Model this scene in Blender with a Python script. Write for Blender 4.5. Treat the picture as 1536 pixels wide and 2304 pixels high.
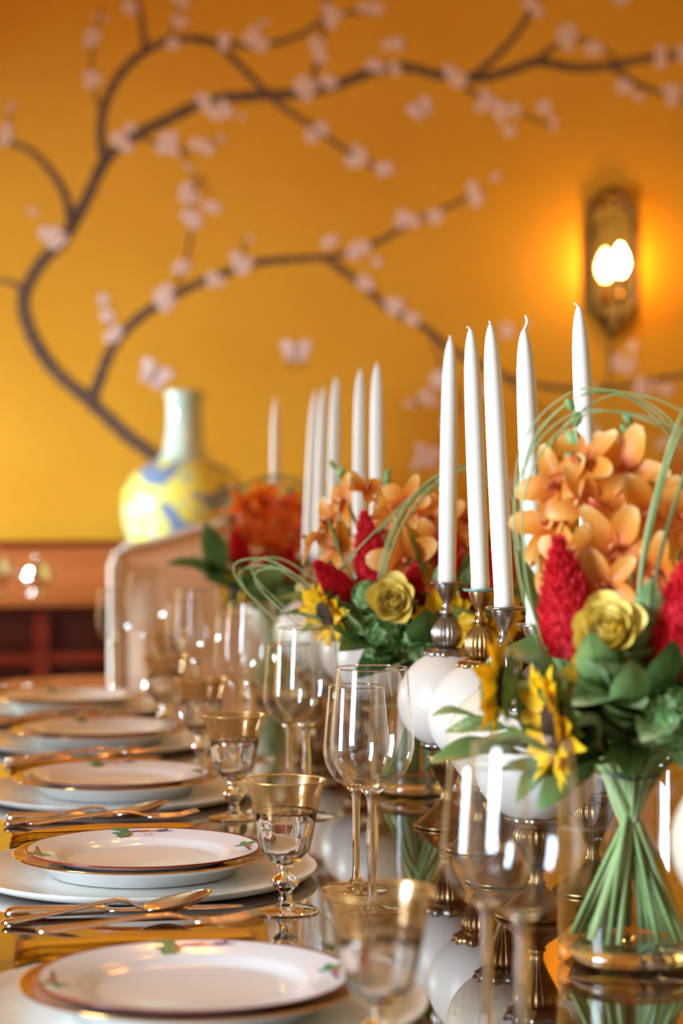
import bpy, math, random
from mathutils import Vector, Matrix, Euler

random.seed(7)
PI = math.pi
sc = bpy.context.scene
for _o in list(bpy.data.objects):
    bpy.data.objects.remove(_o)
C = sc.collection

# ------------------------------------------------------------------ camera
CAMZ = 1.131
cam_data = bpy.data.cameras.new('camera')
cam_data.sensor_fit = 'VERTICAL'
cam_data.sensor_height = 36.0
cam_data.lens = 4900.0 / 2304.0 * 36.0
cam_data.clip_start = 0.05
cam_data.dof.use_dof = True
cam_data.dof.focus_distance = 2.07
cam_data.dof.aperture_fstop = 4.0
cam = bpy.data.objects.new('camera', cam_data)
C.objects.link(cam)
cam.location = (0, 0, CAMZ)
cam.rotation_euler = (math.radians(90 - 0.84), 0, math.radians(-9.36))
sc.camera = cam

# ------------------------------------------------------------------ world, daylight, exposure
w = bpy.data.worlds.new('world'); sc.world = w
w.use_nodes = True
w.node_tree.nodes['Background'].inputs[0].default_value = (0.75, 0.86, 1.0, 1)
w.node_tree.nodes['Background'].inputs[1].default_value = 1.0

def area(name, loc, rot, sx, sy, power, col):
    l = bpy.data.lights.new(name, 'AREA'); l.shape = 'RECTANGLE'
    l.size = sx; l.size_y = sy; l.energy = power; l.color = col
    o = bpy.data.objects.new(name, l); C.objects.link(o)
    o.location = loc; o.rotation_euler = rot
    return o
# daylight just outside the window openings (left wall: two, wall behind the camera: one)
area('daylight_window_near', (-3.2, 0.40, 1.55), (0, -PI/2, 0), 2.4, 1.0, 300, (0.72, 0.85, 1.0))
area('daylight_window_far', (-2.6, 4.85, 1.62), (0, -PI/2, 0), 0.9, 1.2, 450, (0.75, 0.93, 1.0))
area('daylight_window_behind', (0.75, -3.4, 2.62), (-PI/2, 0, 0), 1.9, 0.85, 500, (0.76, 0.88, 1.0))

sc.view_settings.view_transform = 'Standard'
sc.view_settings.look = 'None'
sc.view_settings.gamma = 1.0
sc.view_settings.use_curve_mapping = False
sc.view_settings.exposure = 0.36
sc.cycles.use_denoising = True
sc.cycles.max_bounces = 9
sc.cycles.diffuse_bounces = 3
sc.cycles.glossy_bounces = 5
sc.cycles.transparent_max_bounces = 24
sc.cycles.transmission_bounces = 8
sc.cycles.use_adaptive_sampling = True
sc.cycles.adaptive_threshold = 0.12
sc.cycles.sample_clamp_indirect = 6.0
sc.cycles.blur_glossy = 0.6

# ------------------------------------------------------------------ materials
def rgb(r, g, b):
    f = lambda c: (c/255/12.92) if c/255 <= 0.04045 else ((c/255+0.055)/1.055)**2.4
    return (f(r), f(g), f(b), 1)

def mat(name, col, rough=0.5, metal=0.0, spec=0.5, coat=0.0, sub=0.0, noise=None, bump=None, trans=0.0, ior=1.5, sheen=0.0, coat_rough=0.03, emit=None, grad=None):
    m = bpy.data.materials.new(name); m.use_nodes = True
    nt = m.node_tree; b = nt.nodes['Principled BSDF']
    b.inputs['Base Color'].default_value = col
    b.inputs['Roughness'].default_value = rough
    b.inputs['Metallic'].default_value = metal
    b.inputs['Specular IOR Level'].default_value = spec
    b.inputs['IOR'].default_value = ior
    b.inputs['Coat Weight'].default_value = coat if coat >= 1.0 else 0.0
    b.inputs['Coat Roughness'].default_value = coat_rough
    b.inputs['Transmission Weight'].default_value = trans
    if sub:
        b.inputs['Subsurface Weight'].default_value = sub
        b.inputs['Subsurface Radius'].default_value = (0.006, 0.004, 0.002)
        b.inputs['Subsurface Scale'].default_value = 0.6
    if emit:
        b.inputs['Emission Color'].default_value = emit[0]
        b.inputs['Emission Strength'].default_value = emit[1]
    tc = None
    if noise or bump:
        tc = nt.nodes.new('ShaderNodeTexCoord')
    if noise:      # (colour2, scale, (sx,sy,sz), lo, hi)
        col2, scale, st, lo, hi = noise
        mp = nt.nodes.new('ShaderNodeMapping'); mp.inputs['Scale'].default_value = st
        nz = nt.nodes.new('ShaderNodeTexNoise'); nz.inputs['Scale'].default_value = scale; nz.inputs['Detail'].default_value = 4
        rp = nt.nodes.new('ShaderNodeValToRGB')
        rp.color_ramp.elements[0].position = lo; rp.color_ramp.elements[0].color = col
        rp.color_ramp.elements[1].position = hi; rp.color_ramp.elements[1].color = col2
        nt.links.new(tc.outputs['Object'], mp.inputs[0]); nt.links.new(mp.outputs[0], nz.inputs[0])
        nt.links.new(nz.outputs[0], rp.inputs[0]); nt.links.new(rp.outputs[0], b.inputs['Base Color'])
    if bump:       # (scale, strength, distance)
        nz2 = nt.nodes.new('ShaderNodeTexNoise'); nz2.inputs['Scale'].default_value = bump[0]; nz2.inputs['Detail'].default_value = 3
        bp = nt.nodes.new('ShaderNodeBump'); bp.inputs['Strength'].default_value = bump[1]; bp.inputs['Distance'].default_value = bump[2]
        nt.links.new(tc.outputs['Object'], nz2.inputs[0]); nt.links.new(nz2.outputs[0], bp.inputs['Height'])
        nt.links.new(bp.outputs[0], b.inputs['Normal'])
    return m

def thin_glass(name, tint=(0.97, 0.98, 0.98, 1), base=0.08, gloss_tint=(1, 1, 1, 1), gain=1.0):
    """a thin wall of clear glass: mostly lets light through, mirrors more at grazing angles"""
    m = bpy.data.materials.new(name); m.use_nodes = True
    nt = m.node_tree; nt.nodes.clear()
    out = nt.nodes.new('ShaderNodeOutputMaterial')
    lw = nt.nodes.new('ShaderNodeLayerWeight'); lw.inputs['Blend'].default_value = 0.5
    pw = nt.nodes.new('ShaderNodeMath'); pw.operation = 'POWER'; pw.inputs[1].default_value = 4.0
    mul = nt.nodes.new('ShaderNodeMath'); mul.operation = 'MULTIPLY_ADD'
    mul.inputs[1].default_value = (1 - base) * gain; mul.inputs[2].default_value = base
    tr = nt.nodes.new('ShaderNodeBsdfTransparent'); tr.inputs[0].default_value = tint
    gl = nt.nodes.new('ShaderNodeBsdfGlossy'); gl.inputs['Color'].default_value = gloss_tint; gl.inputs['Roughness'].default_value = 0.0
    mx = nt.nodes.new('ShaderNodeMixShader')
    nt.links.new(lw.outputs['Facing'], pw.inputs[0]); nt.links.new(pw.outputs[0], mul.inputs[0])
    nt.links.new(mul.outputs[0], mx.inputs[0]); nt.links.new(tr.outputs[0], mx.inputs[1]); nt.links.new(gl.outputs[0], mx.inputs[2])
    nt.links.new(mx.outputs[0], out.inputs[0])
    return m

MT = {}
def translucent(*names, amount=0.35):
    for nm in names:
        nt = MT[nm].node_tree; b = nt.nodes['Principled BSDF']; out = nt.nodes['Material Output']
        tl = nt.nodes.new('ShaderNodeBsdfTranslucent'); mx = nt.nodes.new('ShaderNodeMixShader'); mx.inputs[0].default_value = amount
        if b.inputs['Base Color'].links: nt.links.new(b.inputs['Base Color'].links[0].from_socket, tl.inputs[0])
        b.inputs['Subsurface Weight'].default_value = 0
        nt.links.new(b.outputs[0], mx.inputs[1]); nt.links.new(tl.outputs[0], mx.inputs[2]); nt.links.new(mx.outputs[0], out.inputs[0])
MT['wall'] = mat('golden_wall', rgb(228, 172, 52), rough=0.42, spec=0.35, noise=(rgb(220, 161, 43), 2.2, (1, 1, 1), 0.35, 0.7))
MT['wall_plain'] = mat('cream_wall', rgb(226, 186, 120), rough=0.6, spec=0.3, noise=(rgb(220, 178, 110), 1.5, (1, 1, 1), 0.3, 0.7))
MT['ceiling'] = mat('ceiling_paint', rgb(216, 192, 150), rough=0.8, noise=(rgb(208, 184, 142), 1.2, (1, 1, 1), 0.3, 0.7))
MT['floor'] = mat('floor_wood', rgb(96, 52, 26), rough=0.3, noise=(rgb(64, 32, 15), 6, (8, 0.7, 1), 0.35, 0.7))
MT['trim'] = mat('painted_trim', rgb(236, 228, 210), rough=0.4, noise=(rgb(230, 221, 202), 3, (1, 1, 1), 0.3, 0.7))
MT['table'] = mat('polished_table', rgb(58, 26, 10), rough=0.035, spec=0.8, ior=1.7, coat=1.0, coat_rough=0.015, noise=(rgb(88, 42, 17), 5, (7, 0.6, 1), 0.3, 0.75))
MT['table'].node_tree.nodes['Principled BSDF'].inputs['Coat IOR'].default_value = 1.75
MT['wood'] = mat('mahogany', rgb(128, 44, 22), rough=0.25, coat=0.4, noise=(rgb(88, 28, 14), 5, (1, 1, 7), 0.3, 0.75))
MT['wood_dark'] = mat('mahogany_dark', rgb(76, 26, 17), rough=0.22, coat=0.5, noise=(rgb(50, 17, 12), 5, (1, 1, 6), 0.3, 0.75))
MT['wood_light'] = mat('cherry_wood', rgb(186, 112, 60), rough=0.28, coat=0.4, noise=(rgb(166, 90, 44), 4, (0.6, 1, 6), 0.3, 0.75))
MT['fabric'] = mat('beige_upholstery', rgb(234, 210, 188), rough=0.85, sheen=0.2, noise=(rgb(226, 200, 176), 60, (1, 1, 1), 0.3, 0.7))
MT['fabric_edge'] = mat('pale_piping', rgb(228, 214, 200), rough=0.7, noise=(rgb(219, 204, 190), 50, (1, 1, 1), 0.3, 0.7))
MT['china'] = mat('white_china', rgb(240, 240, 240), rough=0.12, spec=0.5, coat=0.6, noise=(rgb(236, 237, 238), 8, (1, 1, 1), 0.3, 0.7))
MT['charger'] = mat('ivory_charger', rgb(232, 230, 220), rough=0.22, coat=0.3, noise=(rgb(222, 219, 207), 90, (1, 1, 1), 0.35, 0.7), bump=(320, 0.25, 0.0006))
MT['red_line'] = mat('red_rim_line', rgb(150, 48, 34), rough=0.2, coat=0.5, noise=(rgb(130, 38, 30), 60, (1, 1, 1), 0.3, 0.7))
MT['gold'] = mat('gold_band', rgb(222, 168, 92), rough=0.12, metal=1.0, noise=(rgb(208, 150, 78), 25, (1, 1, 1), 0.3, 0.7))
MT['gold_lip'] = mat('gilt_lip_gold', rgb(232, 190, 118), rough=0.3, metal=0.75, noise=(rgb(222, 176, 102), 60, (1, 1, 1), 0.3, 0.7))
MT['p_green'] = mat('enamel_green', rgb(86, 158, 112), rough=0.25, noise=(rgb(60, 128, 90), 200, (1, 1, 1), 0.3, 0.7))
MT['p_orange'] = mat('enamel_orange', rgb(208, 84, 36), rough=0.25, noise=(rgb(222, 120, 50), 200, (1, 1, 1), 0.3, 0.7))
MT['p_violet'] = mat('enamel_violet', rgb(98, 84, 150), rough=0.25, noise=(rgb(120, 80, 110), 200, (1, 1, 1), 0.3, 0.7))
MT['silver'] = mat('polished_flatware', rgb(242, 226, 208), rough=0.12, metal=1.0, noise=(rgb(234, 214, 194), 40, (1, 1, 1), 0.3, 0.7))
MT['napkin'] = mat('gold_satin', rgb(216, 142, 24), rough=0.45, spec=0.3, noise=(rgb(198, 124, 16), 30, (1, 4, 1), 0.3, 0.7))
MT['glass'] = thin_glass('clear_glass')
MT['glass_solid'] = mat('solid_glass', (1, 1, 1, 1), rough=0.0, trans=1.0, ior=1.45)
MT['water'] = mat('water', (0.98, 1.0, 0.97, 1), rough=0.0, trans=1.0, ior=1.33)
MT['water_thin'] = thin_glass('still_water', tint=(0.97, 0.985, 0.95, 1), base=0.02, gain=0.6)
MT['egg'] = mat('ostrich_egg_smooth', rgb(225, 217, 206), rough=0.38, noise=(rgb(218, 208, 194), 6, (1, 1, 1), 0.35, 0.7), bump=(220, 0.12, 0.0008))
MT['egg_pitted'] = mat('ostrich_egg_pitted', rgb(228, 214, 190), rough=0.42, noise=(rgb(200, 176, 142), 260, (1, 1, 1), 0.58, 0.72), bump=(300, 0.5, 0.0012))
MT['pewter'] = mat('pewter', rgb(178, 170, 162), rough=0.3, metal=1.0, noise=(rgb(130, 118, 104), 70, (1, 1, 1), 0.35, 0.7))
MT['brass'] = mat('aged_brass', rgb(200, 168, 116), rough=0.3, metal=1.0, noise=(rgb(136, 108, 70), 70, (1, 1, 1), 0.35, 0.7))
MT['brass_dark'] = mat('dark_aged_brass', rgb(158, 126, 84), rough=0.3, metal=1.0, noise=(rgb(104, 80, 50), 70, (1, 1, 1), 0.35, 0.7))
MT['verdigris'] = mat('verdigris_rim', rgb(122, 176, 172), rough=0.4, metal=0.4, noise=(rgb(150, 140, 110), 90, (1, 1, 1), 0.4, 0.8))
MT['wax'] = mat('white_wax', rgb(246, 243, 232), rough=0.4, noise=(rgb(246, 243, 232), 12, (1, 1, 1), 0.3, 0.7))
MT['wick'] = mat('waxed_wick', rgb(240, 236, 224), rough=0.7, noise=(rgb(228, 222, 206), 300, (1, 1, 1), 0.3, 0.7))
# flowers
MT['orchid'] = mat('orange_orchid_petal', rgb(236, 152, 46), rough=0.45, sub=0.15, noise=(rgb(247, 196, 98), 45, (1, 1, 1), 0.35, 0.68))
MT['orchid_in_shade'] = mat('shaded_orange_orchid_petal', rgb(226, 96, 20), rough=0.45, sub=0.15, noise=(rgb(232, 128, 36), 45, (1, 1, 1), 0.35, 0.68))  # farthest bouquet's dimmer light put into a darker copy of the orchid colour
MT['orchid_lip'] = mat('orchid_lip', rgb(196, 66, 48), rough=0.4, noise=(rgb(240, 210, 120), 120, (1, 1, 1), 0.4, 0.7))
MT['celosia'] = mat('red_cockscomb', rgb(232, 26, 40), rough=0.7, sheen=0.2, noise=(rgb(244, 62, 78), 60, (1, 1, 1), 0.35, 0.7))
MT['rose'] = mat('yellow_rose_petal', rgb(255, 224, 104), rough=0.45, sub=0.2, noise=(rgb(255, 238, 152), 30, (1, 1, 1), 0.35, 0.7))
MT['sun_petal'] = mat('sunflower_petal', rgb(252, 206, 16), rough=0.5, sub=0.15, noise=(rgb(248, 184, 10), 60, (1, 1, 1), 0.35, 0.7))
MT['sun_disc'] = mat('sunflower_disc', rgb(48, 30, 14), rough=0.8, noise=(rgb(90, 58, 18), 400, (1, 1, 1), 0.4, 0.7), bump=(500, 0.9, 0.002))
MT['leaf'] = mat('deep_green_leaf', rgb(104, 142, 74), rough=0.4, noise=(rgb(150, 182, 116), 20, (1, 1, 1), 0.35, 0.7))
MT['leaf_dark'] = mat('dark_green_leaf', rgb(64, 100, 48), rough=0.35, noise=(rgb(96, 134, 72), 20, (1, 1, 1), 0.35, 0.7))
MT['leaf_pale'] = mat('variegated_leaf', rgb(132, 170, 108), rough=0.45, noise=(rgb(208, 218, 160), 90, (1, 1, 1), 0.45, 0.62))
MT['floret'] = mat('green_floret', rgb(136, 178, 108), rough=0.5, noise=(rgb(176, 206, 136), 60, (1, 1, 1), 0.35, 0.7))
MT['stem'] = mat('cut_stem', rgb(168, 192, 124), rough=0.4, noise=(rgb(200, 214, 160), 30, (1, 1, 0.2), 0.35, 0.7))
MT['stem_dark'] = mat('dark_cut_stem', rgb(122, 158, 84), rough=0.4, noise=(rgb(156, 186, 118), 30, (1, 1, 0.2), 0.35, 0.7))
MT['grass'] = mat('bear_grass', rgb(138, 164, 96), rough=0.4, noise=(rgb(176, 194, 138), 20, (1, 1, 1), 0.35, 0.7))
MT['tie'] = mat('green_wire_tie', rgb(28, 58, 40), rough=0.5, noise=(rgb(40, 72, 50), 40, (1, 1, 1), 0.3, 0.7))
def petal_gradient(nm, cols):
    """petal colour from the throat of the blossom to the rim, broken up by the petal's own mottling"""
    nt = MT[nm].node_tree; b = nt.nodes['Principled BSDF']
    tc = nt.nodes.new('ShaderNodeTexCoord'); ln = nt.nodes.new('ShaderNodeVectorMath'); ln.operation = 'LENGTH'
    nz = nt.nodes.new('ShaderNodeTexNoise'); nz.inputs['Scale'].default_value = 90
    ma = nt.nodes.new('ShaderNodeMath'); ma.operation = 'MULTIPLY_ADD'; ma.inputs[1].default_value = 26.0
    mb = nt.nodes.new('ShaderNodeMath'); mb.operation = 'MULTIPLY'; mb.inputs[1].default_value = 0.30
    rp = nt.nodes.new('ShaderNodeValToRGB'); e = rp.color_ramp.elements
    e[0].position = 0.15; e[0].color = cols[0]; e[1].position = 1.0; e[1].color = cols[3]
    x = e.new(0.5); x.color = cols[1]; x = e.new(0.82); x.color = cols[2]
    L = nt.links.new
    L(tc.outputs['Object'], ln.inputs[0]); L(tc.outputs['Object'], nz.inputs[0]); L(nz.outputs[0], mb.inputs[0])
    L(ln.outputs['Value'], ma.inputs[0]); L(mb.outputs[0], ma.inputs[2]); L(ma.outputs[0], rp.inputs[0]); L(rp.outputs[0], b.inputs['Base Color'])
petal_gradient('orchid', [rgb(214, 100, 40), rgb(234, 144, 44), rgb(242, 176, 78), rgb(250, 214, 140)])
petal_gradient('orchid_in_shade', [rgb(190, 60, 20), rgb(226, 96, 20), rgb(234, 124, 36), rgb(242, 160, 70)])
translucent('orchid', 'orchid_in_shade', amount=0.38)
translucent('rose', 'sun_petal', amount=0.12)
translucent('leaf', 'leaf_dark', 'leaf_pale', 'floret', 'celosia', amount=0.25)
# back of the room
MT['branch'] = mat('mural_branch_paint', rgb(84, 66, 62), rough=0.6, noise=(rgb(116, 88, 66), 7, (1, 1, 1), 0.35, 0.7))
MT['petal_paint'] = mat('mural_blossom_paint', rgb(246, 230, 226), rough=0.6, noise=(rgb(238, 212, 206), 40, (1, 1, 1), 0.35, 0.7))
MT['heart_paint'] = mat('mural_blossom_heart_paint', rgb(186, 110, 96), rough=0.6, noise=(rgb(170, 96, 80), 40, (1, 1, 1), 0.35, 0.7))
MT['wing_paint'] = mat('mural_butterfly_paint', rgb(248, 232, 236), rough=0.6, noise=(rgb(220, 190, 200), 20, (1, 1, 1), 0.35, 0.7))
MT['bronze'] = mat('dark_bronze', rgb(92, 66, 40), rough=0.35, metal=0.9, noise=(rgb(60, 42, 26), 40, (1, 1, 1), 0.35, 0.7))
MT['mirror'] = mat('antique_mirror', rgb(214, 198, 178), rough=0.08, metal=1.0, noise=(rgb(120, 104, 86), 18, (1, 1, 1), 0.48, 0.75))
MT['bright_silver'] = mat('bright_silver', rgb(236, 230, 222), rough=0.06, metal=1.0, noise=(rgb(228, 220, 210), 30, (1, 1, 1), 0.3, 0.7))
MT['bulb'] = mat('lit_bulb', rgb(255, 240, 210), rough=0.3, emit=((1.0, 0.48, 0.12, 1), 130.0))
MT['bulb_warm'] = mat('lit_chandelier_bulb', rgb(255, 235, 200), rough=0.3, emit=((1.0, 0.36, 0.05, 1), 165.0))
MT['window_glass'] = thin_glass('window_pane', tint=(0.98, 0.99, 1, 1), base=0.03)

def vase_paint():
    m = bpy.data.materials.new('painted_porcelain'); m.use_nodes = True
    nt = m.node_tree; b = nt.nodes['Principled BSDF']
    b.inputs['Roughness'].default_value = 0.08; b.inputs['Coat Weight'].default_value = 0.6
    tc = nt.nodes.new('ShaderNodeTexCoord')
    n1 = nt.nodes.new('ShaderNodeTexNoise'); n1.inputs['Scale'].default_value = 15; n1.inputs['Detail'].default_value = 1.5
    r1 = nt.nodes.new('ShaderNodeValToRGB'); r1.color_ramp.interpolation = 'EASE'
    e = r1.color_ramp.elements
    e[0].position = 0.42; e[0].color = rgb(120, 142, 178)
    e[1].position = 0.475; e[1].color = rgb(232, 222, 96)
    x = e.new(0.56); x.color = rgb(236, 226, 104)
    x = e.new(0.62); x.color = rgb(176, 206, 176)
    x = e.new(0.70); x.color = rgb(226, 222, 130)
    x = e.new(0.75); x.color = rgb(186, 92, 96)
    sp = nt.nodes.new('ShaderNodeSeparateXYZ')
    rz = nt.nodes.new('ShaderNodeValToRGB')
    rz.color_ramp.elements[0].position = 0.325; rz.color_ramp.elements[0].color = (0, 0, 0, 1)
    rz.color_ramp.elements[1].position = 0.345; rz.color_ramp.elements[1].color = (1, 1, 1, 1)
    n2 = nt.nodes.new('ShaderNodeTexNoise'); n2.inputs['Scale'].default_value = 16
    r2 = nt.nodes.new('ShaderNodeValToRGB')
    r2.color_ramp.elements[0].position = 0.35; r2.color_ramp.elements[0].color = rgb(176, 202, 190)
    r2.color_ramp.elements[1].position = 0.65; r2.color_ramp.elements[1].color = rgb(202, 218, 204)
    mx = nt.nodes.new('ShaderNodeMix'); mx.data_type = 'RGBA'
    L = nt.links.new
    L(tc.outputs['Object'], n1.inputs[0]); L(n1.outputs[0], r1.inputs[0]); L(tc.outputs['Object'], n2.inputs[0]); L(n2.outputs[0], r2.inputs[0])
    L(tc.outputs['Object'], sp.inputs[0]); L(sp.outputs['Z'], rz.inputs[0])
    L(rz.outputs[0], mx.inputs['Factor']); L(r1.outputs[0], mx.inputs['A']); L(r2.outputs[0], mx.inputs['B'])
    L(mx.outputs['Result'], b.inputs['Base Color'])
    return m
MT['vase'] = vase_paint()

def gold_glass():
    """goblet wall with a fired gold band: part clear, part gold"""
    m = bpy.data.materials.new('gold_banded_glass'); m.use_nodes = True
    nt = m.node_tree; nt.nodes.clear()
    out = nt.nodes.new('ShaderNodeOutputMaterial')
    tr = nt.nodes.new('ShaderNodeBsdfTransparent'); tr.inputs[0].default_value = (0.88, 0.76, 0.60, 1)
    gl = nt.nodes.new('ShaderNodeBsdfPrincipled'); gl.inputs['Base Color'].default_value = rgb(202, 156, 96)
    gl.inputs['Metallic'].default_value = 0.7; gl.inputs['Roughness'].default_value = 0.28
    mx = nt.nodes.new('ShaderNodeMixShader'); mx.inputs[0].default_value = 0.37
    nt.links.new(tr.outputs[0], mx.inputs[1]); nt.links.new(gl.outputs[0], mx.inputs[2]); nt.links.new(mx.outputs[0], out.inputs[0])
    return m
MT['gold_glass'] = gold_glass()

# ------------------------------------------------------------------ mesh helpers
class MB:
    def __init__(s): s.v = []; s.f = []; s.m = []
    def add(s, verts, faces, mi=0, M=None):
        o = len(s.v)
        s.v += [(M @ Vector(p)) if M else Vector(p) for p in verts]
        for k, f in enumerate(faces):
            s.f.append([o + i for i in f]); s.m.append(mi[k] if isinstance(mi, list) else mi)
    def box(s, x0, x1, y0, y1, z0, z1, mi=0, M=None, bev=0.0):
        if bev <= 0:
            v = [(x, y, z) for z in (z0, z1) for y in (y0, y1) for x in (x0, x1)]
            s.add(v, [(0, 2, 3, 1), (4, 5, 7, 6), (0, 1, 5, 4), (1, 3, 7, 5), (3, 2, 6, 7), (2, 0, 4, 6)], mi, M)
        else:  # bevelled top and bottom edges
            b = bev; rings = []
            for z, i in ((z0, b), (z0 + b, 0), (z1 - b, 0), (z1, b)):
                rings.append([(x0+i, y0+i, z), (x1-i, y0+i, z), (x1-i, y1-i, z), (x0+i, y1-i, z)])
            v = [p for r in rings for p in r]; f = [(3, 2, 1, 0), (12, 13, 14, 15)]
            for k in range(3):
                for j in range(4):
                    f.append((k*4+j, k*4+(j+1) % 4, k*4+4+(j+1) % 4, k*4+4+j))
            s.add(v, f, mi, M)
    def lathe(s, prof, n=32, mi=0, M=None, rmod=None, cap=True):
        """prof: list of (r, z); mi: int or a list with one index for each profile step"""
        v = []; f = []; fm = []
        for (r, z) in prof:
            for k in range(n):
                a = 2*PI*k/n
                rr = r * (rmod(a, z) if rmod else 1)
                v.append((rr*math.cos(a), rr*math.sin(a), z))
        for i in range(len(prof)-1):
            for k in range(n):
                k2 = (k+1) % n
                f.append((i*n+k, i*n+k2, (i+1)*n+k2, (i+1)*n+k)); fm.append(mi[i] if isinstance(mi, list) else mi)
        s.add(v, f, fm, M)
    def tube(s, pts, rad, n=6, mi=0, M=None, cap=True):
        pts = [Vector(p) for p in pts]
        if not isinstance(rad, (list, tuple)): rad = [rad]*len(pts)
        v = []; f = []
        up = Vector((0.31, 0.23, 0.92))
        for i, p in enumerate(pts):
            t = (pts[min(i+1, len(pts)-1)] - pts[max(i-1, 0)]).normalized()
            a = t.cross(up)
            if a.length < 1e-4: a = t.cross(Vector((1, 0, 0)))
            a.normalize(); b = t.cross(a)
            for k in range(n):
                g = 2*PI*k/n
                v.append(p + (a*math.cos(g) + b*math.sin(g))*rad[i])
        for i in range(len(pts)-1):
            for k in range(n):
                k2 = (k+1) % n
                f.append((i*n+k, i*n+k2, (i+1)*n+k2, (i+1)*n+k))
        if cap:
            f.append(tuple(range(n))[::-1]); f.append(tuple((len(pts)-1)*n+k for k in range(n)))
        s.add(v, f, mi, M)
    def patch(s, L, W, shape, curl=0.0, cup=0.0, nu=6, nv=4, mi=0, M=None, wave=0.0, twist=0.0):
        """petal or leaf along +Y, lying in XY, facing +Z"""
        v = []; f = []
        for i in range(nu+1):
            u = i/nu; ww = W*shape(u)
            # arc of constant bend
            if abs(curl) > 1e-5:
                y = L*math.sin(curl*u)/curl; z = L*(1-math.cos(curl*u))/curl
            else: y = L*u; z = 0
            for j in range(nv+1):
                q = -1 + 2*j/nv
                x = q*ww
                v.append((x, y, z + cup*q*q*ww + wave*W*math.sin(u*9+q*2.5)*abs(q)))
        for i in range(nu):
            for j in range(nv):
                a = i*(nv+1)+j
                f.append((a, a+1, a+nv+2, a+nv+1))
        s.add(v, f, mi, M)
    def prism(s, outline, t0, t1, mi=0, M=None):
        """outline (x, z) extruded along y from t0 to t1"""
        n = len(outline)
        v = [(x, t0, z) for x, z in outline] + [(x, t1, z) for x, z in outline]
        f = [tuple(range(n)), tuple(range(2*n-1, n-1, -1))]
        for k in range(n):
            k2 = (k+1) % n
            f.append((k, n+k, n+k2, k2))
        s.add(v, f, mi, M)
    def mesh(s, name, mats, smooth=True):
        me = bpy.data.meshes.new(name)
        me.from_pydata([tuple(p) for p in s.v], [], s.f)
        for m in mats: me.materials.append(MT[m])
        for p, mi in zip(me.polygons, s.m):
            p.material_index = mi; p.use_smooth = smooth
        me.update()
        return me
    def build(s, name, mats, parent=None, smooth=True, M=None):
        if isinstance(mats, str): mats = [mats]
        return put(name, s.mesh(name, mats, smooth), parent, M)

def put(name, me, parent=None, M=None):
    o = bpy.data.objects.new(name, me); C.objects.link(o)
    if parent: o.parent = parent
    if M is not None: o.matrix_basis = M
    return o

def autosmooth(o, ang=40):
    me = o.data
    me.set_sharp_from_angle(angle=math.radians(ang))
    return o

def thing(name, loc, label, cat, group=None, rz=0.0):
    o = bpy.data.objects.new(name, None); C.objects.link(o)
    o.empty_display_size = 0.05
    o.location = loc; o.rotation_euler = (0, 0, rz)
    return tag(o, label, cat, group)
def tag(o, label, cat, group=None):
    o['label'] = label; o['category'] = cat
    if group: o['group'] = group
    return o
def struct(o): o['kind'] = 'structure'; return o

def copy_tree(o, parent=None):
    c = o.copy(); C.objects.link(c)
    if parent is not None: c.parent = parent
    for ch in [x for x in o.children]: copy_tree(ch, c)
    return c

class Kind:
    """first placing uses the model itself, later ones copies"""
    def __init__(s, root): s.root = root; s.used = False
    def place(s, loc, rz, label, group=None):
        o = s.root if not s.used else copy_tree(s.root)
        s.used = True
        o.location = loc; o.rotation_euler = (0, 0, rz); o['label'] = label
        if group: o['group'] = group
        return o

def frame(pos, d, roll=0.0):
    """matrix whose +Z looks along d"""
    d = Vector(d).normalized()
    q = d.to_track_quat('Z', 'Y')
    return Matrix.Translation(Vector(pos)) @ q.to_matrix().to_4x4() @ Matrix.Rotation(roll, 4, 'Z')
def RX(a): return Matrix.Rotation(a, 4, 'X')
def RY(a): return Matrix.Rotation(a, 4, 'Y')
def RZ(a): return Matrix.Rotation(a, 4, 'Z')
def T(x, y, z): return Matrix.Translation((x, y, z))
def smooth_path(pts, k=6):
    pts = [Vector(p) for p in pts]; out = []
    for i in range(len(pts)-1):
        p0 = pts[max(i-1, 0)]; p1 = pts[i]; p2 = pts[i+1]; p3 = pts[min(i+2, len(pts)-1)]
        for j in range(k):
            t = j/k
            out.append(0.5*((2*p1) + (p2-p0)*t + (2*p0-5*p1+4*p2-p3)*t*t + (3*p1-p0-3*p2+p3)*t**3))
    out.append(pts[-1]); return out

# ------------------------------------------------------------------ the room
XL, XR, YF, YB, ZC = -1.9, 3.0, -2.0, 5.83, 2.75
m = MB(); m.box(XL-0.15, XR+0.15, YF-0.15, YB+0.15, -0.1, 0.0); struct(m.build('floor', 'floor', smooth=False))
m = MB(); m.box(XL-0.15, XR+0.15, YF-0.15, YB+0.15, ZC, ZC+0.1); struct(m.build('ceiling', 'ceiling', smooth=False))
m = MB(); m.box(XL-0.15, XR+0.15, YB, YB+0.15, 0, ZC); wall_back = struct(m.build('wall_back', 'wall', smooth=False))
m = MB(); m.box(XR, XR+0.15, YF, YB, 0, ZC); struct(m.build('wall_right', 'wall', smooth=False))
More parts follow.
